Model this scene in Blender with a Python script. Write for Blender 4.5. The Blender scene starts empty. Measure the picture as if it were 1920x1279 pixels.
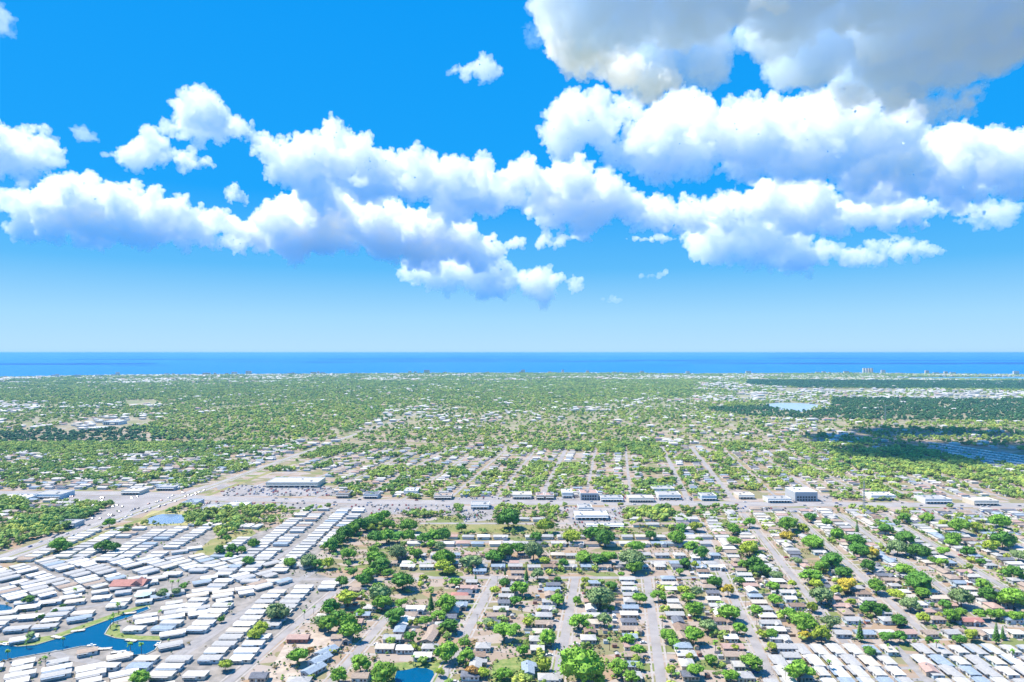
import bpy, bmesh, math, random
import numpy as np
from mathutils import Vector, Matrix, Euler, noise as mnoise
S = bpy.context.scene; C = S.collection; R = math.radians
F, CX, HOR, H = 1280.0, 960.0, 661.5, 200.0      # focal length and horizon of the 1920 px photograph, eye height
cam_d = bpy.data.cameras.new('camera'); cam = bpy.data.objects.new('camera', cam_d); C.objects.link(cam)
cam.location = (0, 0, H); cam.rotation_euler = (R(90), 0, 0)
cam_d.sensor_width = 36.0; cam_d.lens = 24.0; cam_d.shift_y = -(HOR-639.5)/1920*-1
cam_d.clip_start = 1.0; cam_d.clip_end = 200000.0
S.camera = cam
SUN_EL, SUN_AZ = 58.0, -68.0                      # degrees; azimuth measured from +Y towards +X
sd = Vector((math.sin(R(SUN_AZ))*math.cos(R(SUN_EL)), math.cos(R(SUN_AZ))*math.cos(R(SUN_EL)), math.sin(R(SUN_EL))))
w = bpy.data.worlds.new('World'); S.world = w; w.use_nodes = True
nt = w.node_tree; nt.nodes.clear()
sky = nt.nodes.new('ShaderNodeTexSky'); sky.sky_type = 'NISHITA'; sky.sun_disc = False
sky.sun_elevation = R(SUN_EL); sky.sun_rotation = R(SUN_AZ); sky.altitude = 200; sky.air_density = 1.0; sky.dust_density = 0.3; sky.ozone_density = 2.0
# the clear air's own blue, deep overhead and pale down at the sea, over the Nishita sky
tc = nt.nodes.new('ShaderNodeTexCoord'); sx = nt.nodes.new('ShaderNodeSeparateXYZ'); rp = nt.nodes.new('ShaderNodeValToRGB')
nt.links.new(tc.outputs['Generated'], sx.inputs[0]); nt.links.new(sx.outputs['Z'], rp.inputs[0])
for i, (p_, c_) in enumerate([(0, (.47,.73,.94)), (.05, (.35,.67,.945)), (.12, (.105,.48,.92)), (.22, (.006,.36,.93)), (.5, (.0,.31,.89)), (1, (.0,.27,.82))]):
    e = rp.color_ramp.elements[i] if i < 2 else rp.color_ramp.elements.new(p_)
    e.position = p_; e.color = (*[v*6.3 for v in c_], 1)
mx = nt.nodes.new('ShaderNodeMix'); mx.data_type = 'RGBA'; mx.inputs['Factor'].default_value = 0.98
bg = nt.nodes.new('ShaderNodeBackground'); bg.inputs['Strength'].default_value = 0.10
wo = nt.nodes.new('ShaderNodeOutputWorld')
nt.links.new(sky.outputs[0], mx.inputs[6]); nt.links.new(rp.outputs[0], mx.inputs[7])
nt.links.new(mx.outputs[2], bg.inputs['Color']); nt.links.new(bg.outputs[0], wo.inputs['Surface'])
sl = bpy.data.lights.new('sun', 'SUN'); sl.energy = 5.0; sl.angle = R(0.53); sl.color = (1.0, 0.91, 0.78)
so = bpy.data.objects.new('sun', sl); C.objects.link(so); so.rotation_euler = sd.to_track_quat('Z', 'Y').to_euler(); so.location = sd*3000
S.view_settings.view_transform = 'Standard'; S.view_settings.look = 'None'; S.view_settings.gamma = 1; S.view_settings.use_curve_mapping = False
S.view_settings.exposure = 0.75
S.cycles.use_denoising = True
S.cycles.max_bounces = 24; S.cycles.diffuse_bounces = 2; S.cycles.glossy_bounces = 2; S.cycles.transparent_max_bounces = 8
S.cycles.volume_bounces = 22
def at(px, py, z=0.0):
    "the point of height z that the photograph shows at pixel (px, py)"
    Y = (H-z)*F/(py-HOR); return ((px-CX)*Y/F, Y)
def sky_pt(px, py, D):
    return Vector(((px-CX)*D/F, D, H+(HOR-py)*D/F))
HAZE_D = 4.6e-5
# ------------------------------------------------------------------ helpers
def mat(name, col, rough=.9, var=0.0, scale=.2, col2=None, spec=.2, rnd=0.0, metal=0.0):
    "a Principled material with procedural colour variation: noise in place (var) and from object to object (rnd)"
    m = bpy.data.materials.get(name)
    if m: return m
    m = bpy.data.materials.new(name); m.use_nodes = True; t = m.node_tree; b = t.nodes['Principled BSDF']
    b.inputs['Roughness'].default_value = rough; b.inputs['Specular IOR Level'].default_value = spec; b.inputs['Metallic'].default_value = metal
    if not (var or col2 or rnd): b.inputs['Base Color'].default_value = (*col, 1); return m
    geo = t.nodes.new('ShaderNodeNewGeometry'); nz = t.nodes.new('ShaderNodeTexNoise'); nz.inputs['Scale'].default_value = scale; nz.inputs['Detail'].default_value = 5
    t.links.new(geo.outputs['Position'], nz.inputs['Vector'])
    rp = t.nodes.new('ShaderNodeValToRGB'); rp.color_ramp.elements[0].position = .35; rp.color_ramp.elements[1].position = .65
    c2 = col2 or tuple(c*(1+var) for c in col); c1 = col if col2 else tuple(c*(1-var) for c in col)
    rp.color_ramp.elements[0].color = (*c1, 1); rp.color_ramp.elements[1].color = (*c2, 1)
    t.links.new(nz.outputs['Fac'], rp.inputs[0]); out = rp.outputs[0]
    if rnd:
        oi = t.nodes.new('ShaderNodeObjectInfo'); mr = t.nodes.new('ShaderNodeMapRange'); mr.inputs[3].default_value = 1-rnd; mr.inputs[4].default_value = 1+rnd
        hs = t.nodes.new('ShaderNodeHueSaturation'); t.links.new(oi.outputs['Random'], mr.inputs[0]); t.links.new(mr.outputs[0], hs.inputs['Value']); t.links.new(out, hs.inputs['Color']); out = hs.outputs[0]
    t.links.new(out, b.inputs['Base Color'])
    return m
class MB:
    def __init__(s): s.v = []; s.f = []; s.mi = []
    def add(s, vs, fs, mi=0):
        n = len(s.v); s.v += [tuple(v) for v in vs]; s.f += [tuple(n+i for i in f) for f in fs]; s.mi += [mi]*len(fs); return s
    def box(s, x0, x1, y0, y1, z0, z1, mi=0):
        return s.add([(x0,y0,z0),(x1,y0,z0),(x1,y1,z0),(x0,y1,z0),(x0,y0,z1),(x1,y0,z1),(x1,y1,z1),(x0,y1,z1)],
                     [(0,3,2,1),(4,5,6,7),(0,1,5,4),(1,2,6,5),(2,3,7,6),(3,0,4,7)], mi)
    def gable(s, x0, x1, y0, y1, z0, z1, t=.2, mi=0):
        "ridge along x, with an eave thickness t"
        ym = (y0+y1)/2
        return s.add([(x0,y0,z0),(x1,y0,z0),(x1,y1,z0),(x0,y1,z0),(x0,y0,z0+t),(x1,y0,z0+t),(x1,y1,z0+t),(x0,y1,z0+t),(x0,ym,z1),(x1,ym,z1)],
                     [(0,3,2,1),(0,1,5,4),(2,3,7,6),(4,5,9,8),(6,7,8,9),(0,4,8,7,3),(1,2,6,9,5)], mi)
    def hip(s, x0, x1, y0, y1, z0, z1, t=.2, mi=0):
        ym = (y0+y1)/2; d = (y1-y0)/2*.95
        return s.add([(x0,y0,z0),(x1,y0,z0),(x1,y1,z0),(x0,y1,z0),(x0,y0,z0+t),(x1,y0,z0+t),(x1,y1,z0+t),(x0,y1,z0+t),(x0+d,ym,z1),(x1-d,ym,z1)],
                     [(0,3,2,1),(0,1,5,4),(1,2,6,5),(2,3,7,6),(3,0,4,7),(4,5,9,8),(5,6,9),(6,7,8,9),(7,4,8)], mi)
    def cone(s, p, q, r0, r1, n=6, mi=0):
        p = Vector(p); q = Vector(q); d = (q-p).normalized(); a = d.orthogonal().normalized(); b = d.cross(a)
        vs = []
        for c, r in ((p, r0), (q, r1)):
            for i in range(n):
                t = 2*math.pi*i/n; vs.append(c+a*math.cos(t)*r+b*math.sin(t)*r)
        return s.add(vs, [(i, (i+1)%n, n+(i+1)%n, n+i) for i in range(n)]+[tuple(range(n))[::-1], tuple(range(n, 2*n))], mi)
    def mesh(s, name, *mats, smooth=False):
        me = bpy.data.meshes.new(name); me.from_pydata(s.v, [], s.f)
        for m in mats: me.materials.append(m)
        if len(mats) > 1: me.polygons.foreach_set('material_index', s.mi)
        if smooth: me.polygons.foreach_set('use_smooth', [True]*len(me.polygons))
        me.update(); return me
def link(name, me, parent=None, m=None, loc=None, rz=0, scale=None):
    o = bpy.data.objects.new(name, me); C.objects.link(o)
    if parent: o.parent = parent
    if m is not None and me is not None:
        o.material_slots[0].link = 'OBJECT'; o.material_slots[0].material = m
    if loc is not None: o.location = loc
    if rz: o.rotation_euler = (0, 0, rz)
    if scale is not None: o.scale = scale
    return o
def tag(o, label=None, cat=None, group=None, kind=None):
    if label: o['label'] = label
    if cat: o['category'] = cat
    if group: o['group'] = group
    if kind: o['kind'] = kind
    return o
ORD = 'zeroth first second third fourth fifth sixth seventh eighth ninth tenth eleventh twelfth thirteenth fourteenth fifteenth sixteenth seventeenth eighteenth nineteenth twentieth'.split()
TENS = {20: 'twenty', 30: 'thirty', 40: 'forty', 50: 'fifty'}
def ordn(n):
    return ORD[n] if n <= 20 else (TENS[n//10*10]+('-'+ORD[n%10] if n%10 else 'th')).replace('tyth', 'tieth')
used_labels = {}
def once(l):
    n = used_labels[l] = used_labels.get(l, 0)+1
    return l if n == 1 else l+', upper'
VPX = 1155.0; SK = (VPX-CX)/F                           # the street grid's direction: straight ahead and 8.7 degrees to the right
def uv(u, Y): return (u+SK*Y, Y)
def u_of(X, Y): return X-SK*Y
def px_of(X, Y, z=0): return (CX+X*F/Y, HOR+(H-z)*F/Y)
def PXY(pts, z=0): return [at(x, y, z) for x, y in pts]
def inside(poly, X, Y):
    "vectorised point in polygon"
    X = np.asarray(X, float); Y = np.asarray(Y, float); r = np.zeros(X.shape, bool); n = len(poly)
    for i in range(n):
        (x0, y0), (x1, y1) = poly[i], poly[(i+1) % n]
        if y0 == y1: continue
        c = ((y0 > Y) != (y1 > Y)) & (X < (x1-x0)*(Y-y0)/(y1-y0)+x0); r ^= c
    return r
def sheet(name, poly, z, m, kind='structure', sub=0):
    bm = bmesh.new(); f = bm.faces.new([bm.verts.new((x, y, z)) for x, y in poly]); bmesh.ops.triangulate(bm, faces=[f])
    for f in bm.faces:
        if f.normal.z < 0: f.normal_flip()
    me = bpy.data.meshes.new(name); bm.to_mesh(me); bm.free(); me.materials.append(m)
    return tag(link(name, me), kind=kind)
def ribbon_mb(mb, pts, w, z):
    n = len(pts); L = []
    for i, (x, y) in enumerate(pts):
        a = Vector(pts[max(0, i-1)]); b = Vector(pts[min(n-1, i+1)]); d = (b-a).normalized(); nx, ny = -d.y*w/2, d.x*w/2
        L += [(x-nx, y-ny, z), (x+nx, y+ny, z)]
    return mb.add(L, [(2*i, 2*i+2, 2*i+3, 2*i+1)[::1] for i in range(n-1)])
def scatter(name, pts, scl, src, kind='stuff', rot=None):
    "one object that carries copies of a mesh on its points (uncountable cover only)"
    me = bpy.data.meshes.new(name); me.from_pydata([tuple(p) for p in pts], [], [])
    a = me.attributes.new('scl', 'FLOAT', 'POINT'); a.data.foreach_set('value', np.asarray(scl, 'f'))
    a = me.attributes.new('rz', 'FLOAT', 'POINT'); a.data.foreach_set('value', np.asarray(rot if rot is not None else np.random.default_rng(1).uniform(0, 6.28, len(pts)), 'f'))
    o = tag(link(name, me), kind=kind)
    so_ = bpy.data.objects.new('source', src)
    g = bpy.data.node_groups.new('spread', 'GeometryNodeTree'); g.interface.new_socket('Geometry', in_out='INPUT', socket_type='NodeSocketGeometry'); g.interface.new_socket('Geometry', in_out='OUTPUT', socket_type='NodeSocketGeometry')
    N = g.nodes.new; gi = N('NodeGroupInput'); go = N('NodeGroupOutput'); ip = N('GeometryNodeInstanceOnPoints'); oi = N('GeometryNodeObjectInfo'); oi.inputs['Object'].default_value = so_; oi.inputs['As Instance'].default_value = True
    s1 = N('GeometryNodeInputNamedAttribute'); s1.data_type = 'FLOAT'; s1.inputs[0].default_value = 'scl'
    s2 = N('GeometryNodeInputNamedAttribute'); s2.data_type = 'FLOAT'; s2.inputs[0].default_value = 'rz'; cx = N('ShaderNodeCombineXYZ')
    Lk = g.links.new; Lk(gi.outputs[0], ip.inputs['Points']); Lk(oi.outputs['Geometry'], ip.inputs['Instance']); Lk(s1.outputs[0], ip.inputs['Scale']); Lk(s2.outputs[0], cx.inputs['Z']); Lk(cx.outputs[0], ip.inputs['Rotation']); Lk(ip.outputs[0], go.inputs[0])
    md = o.modifiers.new('spread', 'NODES'); md.node_group = g
    return o
rng = np.random.default_rng(7)
random.seed(5)
# ------------------------------------------------------------------ the large structure: land, sea, beach, haze, roads
def ground_material():
    m = bpy.data.materials.new('suburban_ground'); m.use_nodes = True; t = m.node_tree; b = t.nodes['Principled BSDF']; N = t.nodes.new; L = t.links.new
    b.inputs['Roughness'].default_value = .95; b.inputs['Specular IOR Level'].default_value = .1
    geo = N('ShaderNodeNewGeometry')
    mp = N('ShaderNodeMapping'); mp.vector_type = 'POINT'; mp.inputs['Rotation'].default_value = (0, 0, 0); mp.inputs['Scale'].default_value = (1/24, 1/13, 0)
    L(geo.outputs['Position'], mp.inputs[0])
    vo = N('ShaderNodeTexVoronoi'); vo.inputs['Randomness'].default_value = .75; vo.inputs['Scale'].default_value = 1; L(mp.outputs[0], vo.inputs['Vector'])
    sp = N('ShaderNodeSeparateColor'); L(vo.outputs['Color'], sp.inputs[0])
    r1 = N('ShaderNodeValToRGB'); cr = r1.color_ramp; cr.interpolation = 'CONSTANT'
    cols = [(0, (.33,.255,.205)), (.18, (.23,.21,.11)), (.32, (.37,.30,.26)), (.5, (.34,.24,.165)), (.62, (.16,.20,.06)), (.74, (.38,.325,.30)), (.88, (.22,.21,.11))]
    for i, (p, c) in enumerate(cols):
        e = cr.elements[i] if i < 2 else cr.elements.new(p); e.position = p; e.color = (*c, 1)
    L(sp.outputs[0], r1.inputs[0])
    n1 = N('ShaderNodeTexNoise'); n1.inputs['Scale'].default_value = .12; n1.inputs['Detail'].default_value = 8; n1.inputs['Roughness'].default_value = .7; L(geo.outputs['Position'], n1.inputs['Vector'])
    r2 = N('ShaderNodeValToRGB'); r2.color_ramp.elements[0].position = .3; r2.color_ramp.elements[1].position = .7; r2.color_ramp.elements[0].color = (.13,.15,.06,1); r2.color_ramp.elements[1].color = (.37,.30,.245,1); L(n1.outputs['Fac'], r2.inputs[0])
    mx = N('ShaderNodeMix'); mx.data_type = 'RGBA'; mx.inputs['Factor'].default_value = .155; L(r1.outputs[0], mx.inputs[6]); L(r2.outputs[0], mx.inputs[7])
    # with distance the ground between the houses is mostly planted: the wooded land by the coast
    sx = N('ShaderNodeSeparateXYZ'); L(geo.outputs['Position'], sx.inputs[0]); mr = N('ShaderNodeMapRange'); mr.inputs[1].default_value = 1400; mr.inputs[2].default_value = 2600; L(sx.outputs['Y'], mr.inputs[0])
    mu = N('ShaderNodeMath'); mu.operation = 'MULTIPLY'; mu.inputs[1].default_value = .75; L(mr.outputs[0], mu.inputs[0])
    n3 = N('ShaderNodeTexNoise'); n3.inputs['Scale'].default_value = .006; n3.inputs['Detail'].default_value = 6; L(geo.outputs['Position'], n3.inputs['Vector'])
    r3 = N('ShaderNodeValToRGB'); r3.color_ramp.elements[0].position = .35; r3.color_ramp.elements[1].position = .7; r3.color_ramp.elements[0].color = (.17,.22,.09,1); r3.color_ramp.elements[1].color = (.38,.34,.23,1); L(n3.outputs['Fac'], r3.inputs[0])
    m2 = N('ShaderNodeMix'); m2.data_type = 'RGBA'; L(mu.outputs[0], m2.inputs[0]); L(mx.outputs[2], m2.inputs[6]); L(r3.outputs[0], m2.inputs[7])
    L(m2.outputs[2], b.inputs['Base Color'])
    return m
def water_material(name, col, rough=.25, wave=.5):
    m = bpy.data.materials.new(name); m.use_nodes = True; t = m.node_tree; b = t.nodes['Principled BSDF']
    b.inputs['Base Color'].default_value = (*col, 1); b.inputs['Roughness'].default_value = rough; b.inputs['IOR'].default_value = 1.33
    nz = t.nodes.new('ShaderNodeTexNoise'); nz.inputs['Scale'].default_value = wave; nz.inputs['Detail'].default_value = 4; geo = t.nodes.new('ShaderNodeNewGeometry'); t.links.new(geo.outputs['Position'], nz.inputs['Vector'])
    bp = t.nodes.new('ShaderNodeBump'); bp.inputs['Strength'].default_value = .25; t.links.new(nz.outputs['Fac'], bp.inputs['Height']); t.links.new(bp.outputs[0], b.inputs['Normal'])
    return m
GM = ground_material()
asphalt = mat('aged_asphalt', (.30,.282,.28), var=.12, scale=.08)
concrete = mat('pale_concrete', (.37,.34,.32), var=.1, scale=.3)
sand = mat('white_beach_sand', (.75,.72,.62), var=.06, scale=.02)
drygrass = mat('dry_mown_grass', (.17,.20,.06), col2=(.30,.26,.12), scale=.05)
greengrass = mat('watered_lawn', (.13,.20,.05), col2=(.26,.28,.10), scale=.3)
sea_m = water_material('gulf_water', (.0,.15,.43), .5, .02); sea_m.node_tree.nodes['Principled BSDF'].inputs['Specular IOR Level'].default_value = .15
canal_m = water_material('canal_water', (.0,.075,.17), .15, .6)
pond_m = water_material('still_pond_water', (.16,.24,.36), .12, .3)  # the sky's reflection is put into the pale base colour
# coast: pixels of the photograph's shoreline; the shore curves away a little on the right
coast_px = [(-900,709),(-200,708),(0,707.5),(110,706),(200,704),(330,703.5),(480,702.5),(640,701.5),(800,700.5),(960,700),(1120,700),(1300,701.5),(1450,701),(1600,700),(1700,701.5),(1800,702),(1920,703),(2150,705),(2900,708)]
coast = PXY(coast_px)
ground_poly = [(-8500,-600)]+coast+[(8500,-600)]
ground_poly = [(-9500,-600),(-9500,coast[0][1])]+coast+[(9500,coast[-1][1]),(9500,-600)]
sheet('ground', ground_poly, 0, GM)
sheet('sea', [(-90000,2500),(90000,2500),(90000,70000),(-90000,70000)], -1.5, sea_m)
mb = MB(); ribbon_mb(mb, [(x, y-45) for x, y in coast], 110, .35); tag(link('beach', mb.mesh('beach', sand)), kind='structure')
# shallow turquoise water along the beach
shal = water_material('shallow_gulf_water', (.03,.25,.42), .5, .05); shal.node_tree.nodes['Principled BSDF'].inputs['Specular IOR Level'].default_value = .12
mb = MB(); ribbon_mb(mb, [(x, y+130) for x, y in coast], 300, -.9); tag(link('shallow_water', mb.mesh('shallow_water', shal)), kind='structure')
# inland waters
CANAL = PXY([(-160,1240),(-60,1222),(0,1207),(22,1211),(33,1213),(67,1210),(103,1199),(145,1184),(208,1161),(277,1137),(281,1143),(237,1160),(212,1168),(205,1175),(196,1190),(217,1197),(250,1201),(303,1202),(290,1220),(273,1228),(250,1229),(223,1223),(197,1217),(167,1212),(150,1213),(117,1220),(67,1228),(33,1234),(0,1242),(-160,1290)])
PONDS = [('retention_pond', PXY([(268,977),(285,968),(305,964),(330,964),(348,966),(352,974),(342,981),(300,983),(276,982)]), pond_m),
         ('garden_pond', PXY([(744,1258),(762,1256),(778,1252),(800,1253),(812,1258),(816,1270),(806,1290),(744,1290),(740,1272)]), canal_m),
         ('west_basin', PXY([(-120,1130),(-20,1132),(8,1134),(24,1139),(20,1144),(0,1148),(-120,1156)]), canal_m),
         ('lake', PXY([(1432,758),(1460,755.5),(1500,756),(1535,759),(1558,762.5),(1530,764),(1520,770),(1500,773),(1470,769),(1445,765)]), mat('glint_toned_water', (.30,.40,.52), .3)),  # glint of the sky is painted in as a pale base colour
         ('lagoon', PXY([(-400,717.5),(60,715.5),(88,717),(60,718.2),(-400,721)]), mat('glint_toned_water', (.3,.4,.5), .3)),
         ('inner_bay', PXY([(1640,709),(1760,707.5),(1960,707),(2300,708),(2300,714),(1960,713),(1800,711.5),(1700,711)]), mat('bay_water', (.10,.30,.42), .3))]
sheet('canal', CANAL, .03, canal_m)
for nm, pl, mm in PONDS: sheet(nm, pl, .03 if pl[0][1] < 2000 else .3, mm)
grassy_banks = [('canal_lawn', [(-60,1202),(20,1202),(100,1191),(200,1155),(277,1131),(283,1137),(208,1161),(145,1184),(103,1199),(67,1210),(33,1213),(22,1211),(0,1207),(-60,1222)], greengrass),
  ('canal_lawn', [(205,1175),(212,1168),(225,1172),(225,1186),(260,1192),(315,1193),(303,1202),(250,1201),(217,1197),(196,1190)], greengrass),
  ('playing_field', [(792,982),(1000,985),(1030,1001),(776,997)], drygrass),
  ('pond_bank', [(255,979),(285,958),(330,956),(362,960),(356,985),(270,986)], mat('straw_coloured_bank', (.42,.36,.17), col2=(.3,.3,.12), scale=.1)),
  ('roadside_grass', [(0,1150),(0,0)], None),
  ('pond_lawn', [(690,1279),(735,1243),(840,1236),(850,1290),(690,1300)], greengrass),
  ('garden_lawn', [(925,1240),(1000,1225),(1040,1226),(1040,1262),(1035,1290),(915,1290)], greengrass),
  ('park_lawn', [(88,1046),(150,1032),(182,1036),(180,1046),(90,1052)], mat('straw_coloured_bank', (.4,.35,.15))),
  ('park_lawn', [(385,1052),(398,1044),(412,1046),(400,1058)], greengrass),
  ('vacant_lot', [(360,1042),(395,1012),(470,990),(480,1000),(420,1040)], drygrass),
  ('vacant_lot', [(480,1300),(545,1190),(600,1180),(640,1200),(560,1300)], mat('bare_sandy_ground', (.42,.35,.29), var=.2, scale=.15))]
for nm, pl, mm in grassy_banks:
    if mm: sheet(nm, PXY(pl), .015, mm)
# seawall round the canal: a concrete cap that stands above water and lawn
def wall_along(mb, pts, w, z0, z1):
    for a, b in zip(pts, pts[1:]):
        a = Vector((*a, 0)); b = Vector((*b, 0)); d = (b-a).normalized(); n = Vector((-d.y, d.x, 0))*w/2; a = a-d*w/2; b = b+d*w/2
        P = [a-n, b-n, b+n, a+n]; mb.add([(p.x, p.y, z0) for p in P]+[(p.x, p.y, z1) for p in P], [(0,3,2,1),(4,5,6,7),(0,1,5,4),(1,2,6,5),(2,3,7,6),(3,0,4,7)])
mb = MB(); wall_along(mb, CANAL[2:-1], .7, 0, .45); tag(link('seawall', mb.mesh('seawall', mat('seawall_concrete', (.42,.40,.33)))), 'low concrete seawall along both banks of the blue canal', 'seawall')
# haze
mb = MB().box(-90500, 90500, -700, 70500, -3.0, 212); hz = link('haze', mb.mesh('haze', bpy.data.materials.new('sea_air'))); tag(hz, kind='stuff')
hm = bpy.data.materials['sea_air']; hm.use_nodes = True; hm.node_tree.nodes.clear(); pv = hm.node_tree.nodes.new('ShaderNodeVolumePrincipled'); om = hm.node_tree.nodes.new('ShaderNodeOutputMaterial'); hm.node_tree.links.new(pv.outputs[0], om.inputs['Volume'])
pv.inputs['Color'].default_value = (.2,.55,1.0,1); pv.inputs['Density'].default_value = HAZE_D; pv.inputs['Anisotropy'].default_value = 0; hm.cycles.homogeneous_volume = True
# streets: (u, Y from, Y to, width) along the grid, and polylines for the rest
STREETS = [(-235.5,398,603,5.6),(-173,398,520,6),(-107,398,458,6.5),(-107,478,612,6.5),(-36,398,607,6.5),(27.5,398,607,6.4),(96,398,840,6.5),(158,470,850,5.4),(220,487,850,5.4),(277,487,850,5.4),(331,487,850,5.4),(390,487,850,5.4),(450,487,850,5.4),(510,600,850,5.4),(570,660,850,5.4),(-287,398,603,7)]
FAR_STREETS = [u for u in (-540,-478,-415,-352,-290,-228,-166,-104,-42,20,98,160,222,284,346,408,470,532,594,656,718,780,842,904,966)]
CROSS = [(607,-173,96),(487,158,520),(655,-230,96),(722,-230,96),(800,-230,96),(603,-287,-173)]
ARTERIAL = PXY([(-500,923),(-100,924),(250,925),(400,935),(700,941),(1300,944),(1600,946),(2000,948),(2600,950)])
HIGHWAY = [uv(-596,560),uv(-597,700),uv(-604,890),uv(-607,1030),uv(-618,1250),uv(-635,1600),uv(-655,2260)]
SIDE_ROAD = [uv(-700,640),uv(-706,790),uv(-735,900)]
roads = MB(); side = MB()
for (u, a, b, w_) in STREETS:
    ribbon_mb(roads, [uv(u, a), uv(u, b)], w_, .03)
    if w_ < 9 and u > -240:
        for s in (-1, 1): ribbon_mb(side, [uv(u+s*(w_/2+1.9), a), uv(u+s*(w_/2+1.9), b)], 1.4, .055)
for u in FAR_STREETS: ribbon_mb(roads, [uv(u, 925), uv(u, 1450 if u not in (98,) else 1700)], 7.5 if u in (98, -104, 160) else 4.2, .045)
for (Y, a, b) in CROSS: ribbon_mb(roads, [uv(a, Y), uv(b, Y)], 6.5, .038)
for Y in (1090,1275,1450): ribbon_mb(roads, [uv(-560, Y), uv(1000, Y)], 4.5, .06)
tag(link('road', roads.mesh('road', asphalt)), kind='structure'); tag(link('pavement', side.mesh('pavement', concrete)), kind='structure')
mb = MB(); ribbon_mb(mb, ARTERIAL, 26, .06); tag(link('main_road', mb.mesh('main_road', mat('worn_road_surface', (.31,.292,.29), var=.1, scale=.05))), kind='structure')
mb = MB(); ribbon_mb(mb, HIGHWAY[:4], 25, .09); ribbon_mb(mb, HIGHWAY[3:], 14, .088); tag(link('highway', mb.mesh('highway', mat('worn_road_surface', (.31,.292,.29)))), kind='structure')
mb = MB(); ribbon_mb(mb, [(x+3.0, y) for x, y in HIGHWAY], 2.5, .10); ribbon_mb(mb, [(x+32, y-4) for x, y in HIGHWAY[:5]], 9, .03); ribbon_mb(mb, SIDE_ROAD, 8, .03); tag(link('grass_median', mb.mesh('grass_median', drygrass)), kind='structure')
mb = MB()
for pts in (ARTERIAL, [(x-8, y) for x, y in HIGHWAY], [(x+8, y) for x, y in HIGHWAY]): ribbon_mb(mb, pts, .35, .115)
tag(link('lane_marking', mb.mesh('lane_marking', mat('road_paint', (.75,.72,.6)))), kind='structure')
lot_m = mat('parking_lot_asphalt', (.24,.225,.22), col2=(.34,.315,.31), scale=.03)
PARKING = [[(-40,928),(240,929),(330,934),(300,948),(170,990),(140,985),(215,945),(100,938),(-40,938)], [(400,908),(620,913),(640,930),(420,931)], [(640,945),(850,943),(860,965),(700,965)],
           [(1040,950),(1170,952),(1168,988),(1080,990)], [(1380,950),(1560,953),(1560,962),(1380,960)], [(1700,952),(1960,958),(1960,976),(1740,966)], [(380,940),(640,945),(600,955),(420,952),(360,950)],
           [(860,948),(930,948),(920,975),(870,980)], [(1440,930),(1560,930),(1560,941),(1440,941)], [(850,932),(1300,932),(1300,940),(850,938)]]
for p in PARKING: sheet('parking_lot', PXY(p), .02, lot_m)
park_m = mat('park_road_asphalt', (.28,.268,.265), var=.12, scale=.2)
sheet('park_ground', PXY([(-160,1072),(0,1068),(90,1048),(240,1000),(262,985),(420,985),(400,1010),(480,1000),(640,945),(730,950),(640,1005),(560,1065),(640,1090),(520,1200),(440,1290),(-160,1290)]), .008, mat('gravel_and_concrete_yards', (.19,.18,.165), col2=(.32,.29,.265), scale=.12))
mb = MB()
for u, a, b in ((-331,600,885),(-380,600,885),(-470,655,775),(-515,655,775),(-562,655,775)): ribbon_mb(mb, [uv(u, a), uv(u, b)], 6, .022)
ribbon_mb(mb, PXY([(270,1275),(290,1258),(330,1232),(372,1200),(440,1157),(520,1110),(610,1060)]), 7, .05)
ribbon_mb(mb, PXY([(95,1222),(120,1232),(170,1240),(215,1254),(250,1262),(300,1260)]), 6.5, .046)
ribbon_mb(mb, PXY([(-60,1110),(60,1085),(200,1070),(300,1050)]), 5, .042); ribbon_mb(mb, PXY([(-60,1175),(60,1165),(150,1140),(290,1118),(400,1070)]), 5, .05)
for Y in (451.5, 433, 417.5): ribbon_mb(mb, [uv(100, Y), uv(420, Y)], 4, .03)
ribbon_mb(mb, [uv(190,398), uv(190,470)], 6, .036); ribbon_mb(mb, [uv(118,398), uv(118,470)], 6, .036)
tag(link('park_road', mb.mesh('park_road', park_m)), kind='structure')
# ------------------------------------------------------------------ materials of the things
roofs = {'off-white': mat('offwhite_roof', (.46,.445,.42), .6, var=.1, scale=.5), 'white': mat('white_metal_roof', (.60,.58,.555), .6, var=.07, scale=.5), 'pale grey': mat('pale_grey_roof', (.375,.37,.365), .7, var=.1, scale=.8), 'blue-grey': mat('blue_grey_shingle', (.27,.33,.40), .9, var=.15, scale=.9),
  'dark grey': mat('dark_grey_shingle', (.15,.16,.19), .9, var=.2, scale=.9), 'tan': mat('tan_shingle', (.34,.27,.22), .9, var=.15, scale=.9), 'pinkish': mat('pinkish_tile_roof', (.42,.29,.25), .9, var=.12, scale=.9),
  'brown': mat('brown_shingle', (.25,.18,.14), .9, var=.2, scale=.9), 'cream': mat('cream_roof', (.50,.45,.38), .8, var=.08, scale=.9), 'red': mat('faded_red_roof', (.40,.19,.16), .8, var=.1, scale=.5)}
wall_ms = [mat('white_siding', (.62,.62,.60)), mat('cream_stucco', (.60,.54,.44)), mat('grey_siding', (.42,.44,.46)), mat('pale_blue_siding', (.45,.55,.62)), mat('tan_stucco', (.48,.38,.29)), mat('red_brick_wall', (.36,.15,.11))]
glass_m = mat('dark_window_glass', (.03,.045,.06), .15, spec=.5)
door_m = mat('painted_door', (.22,.12,.09)); bark_m = mat('grey_brown_bark', (.14,.10,.075), var=.3, scale=2); trim_m = mat('white_trim', (.78,.78,.76))
metal_m = mat('galvanised_steel', (.45,.46,.47), .4, metal=.6)
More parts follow.
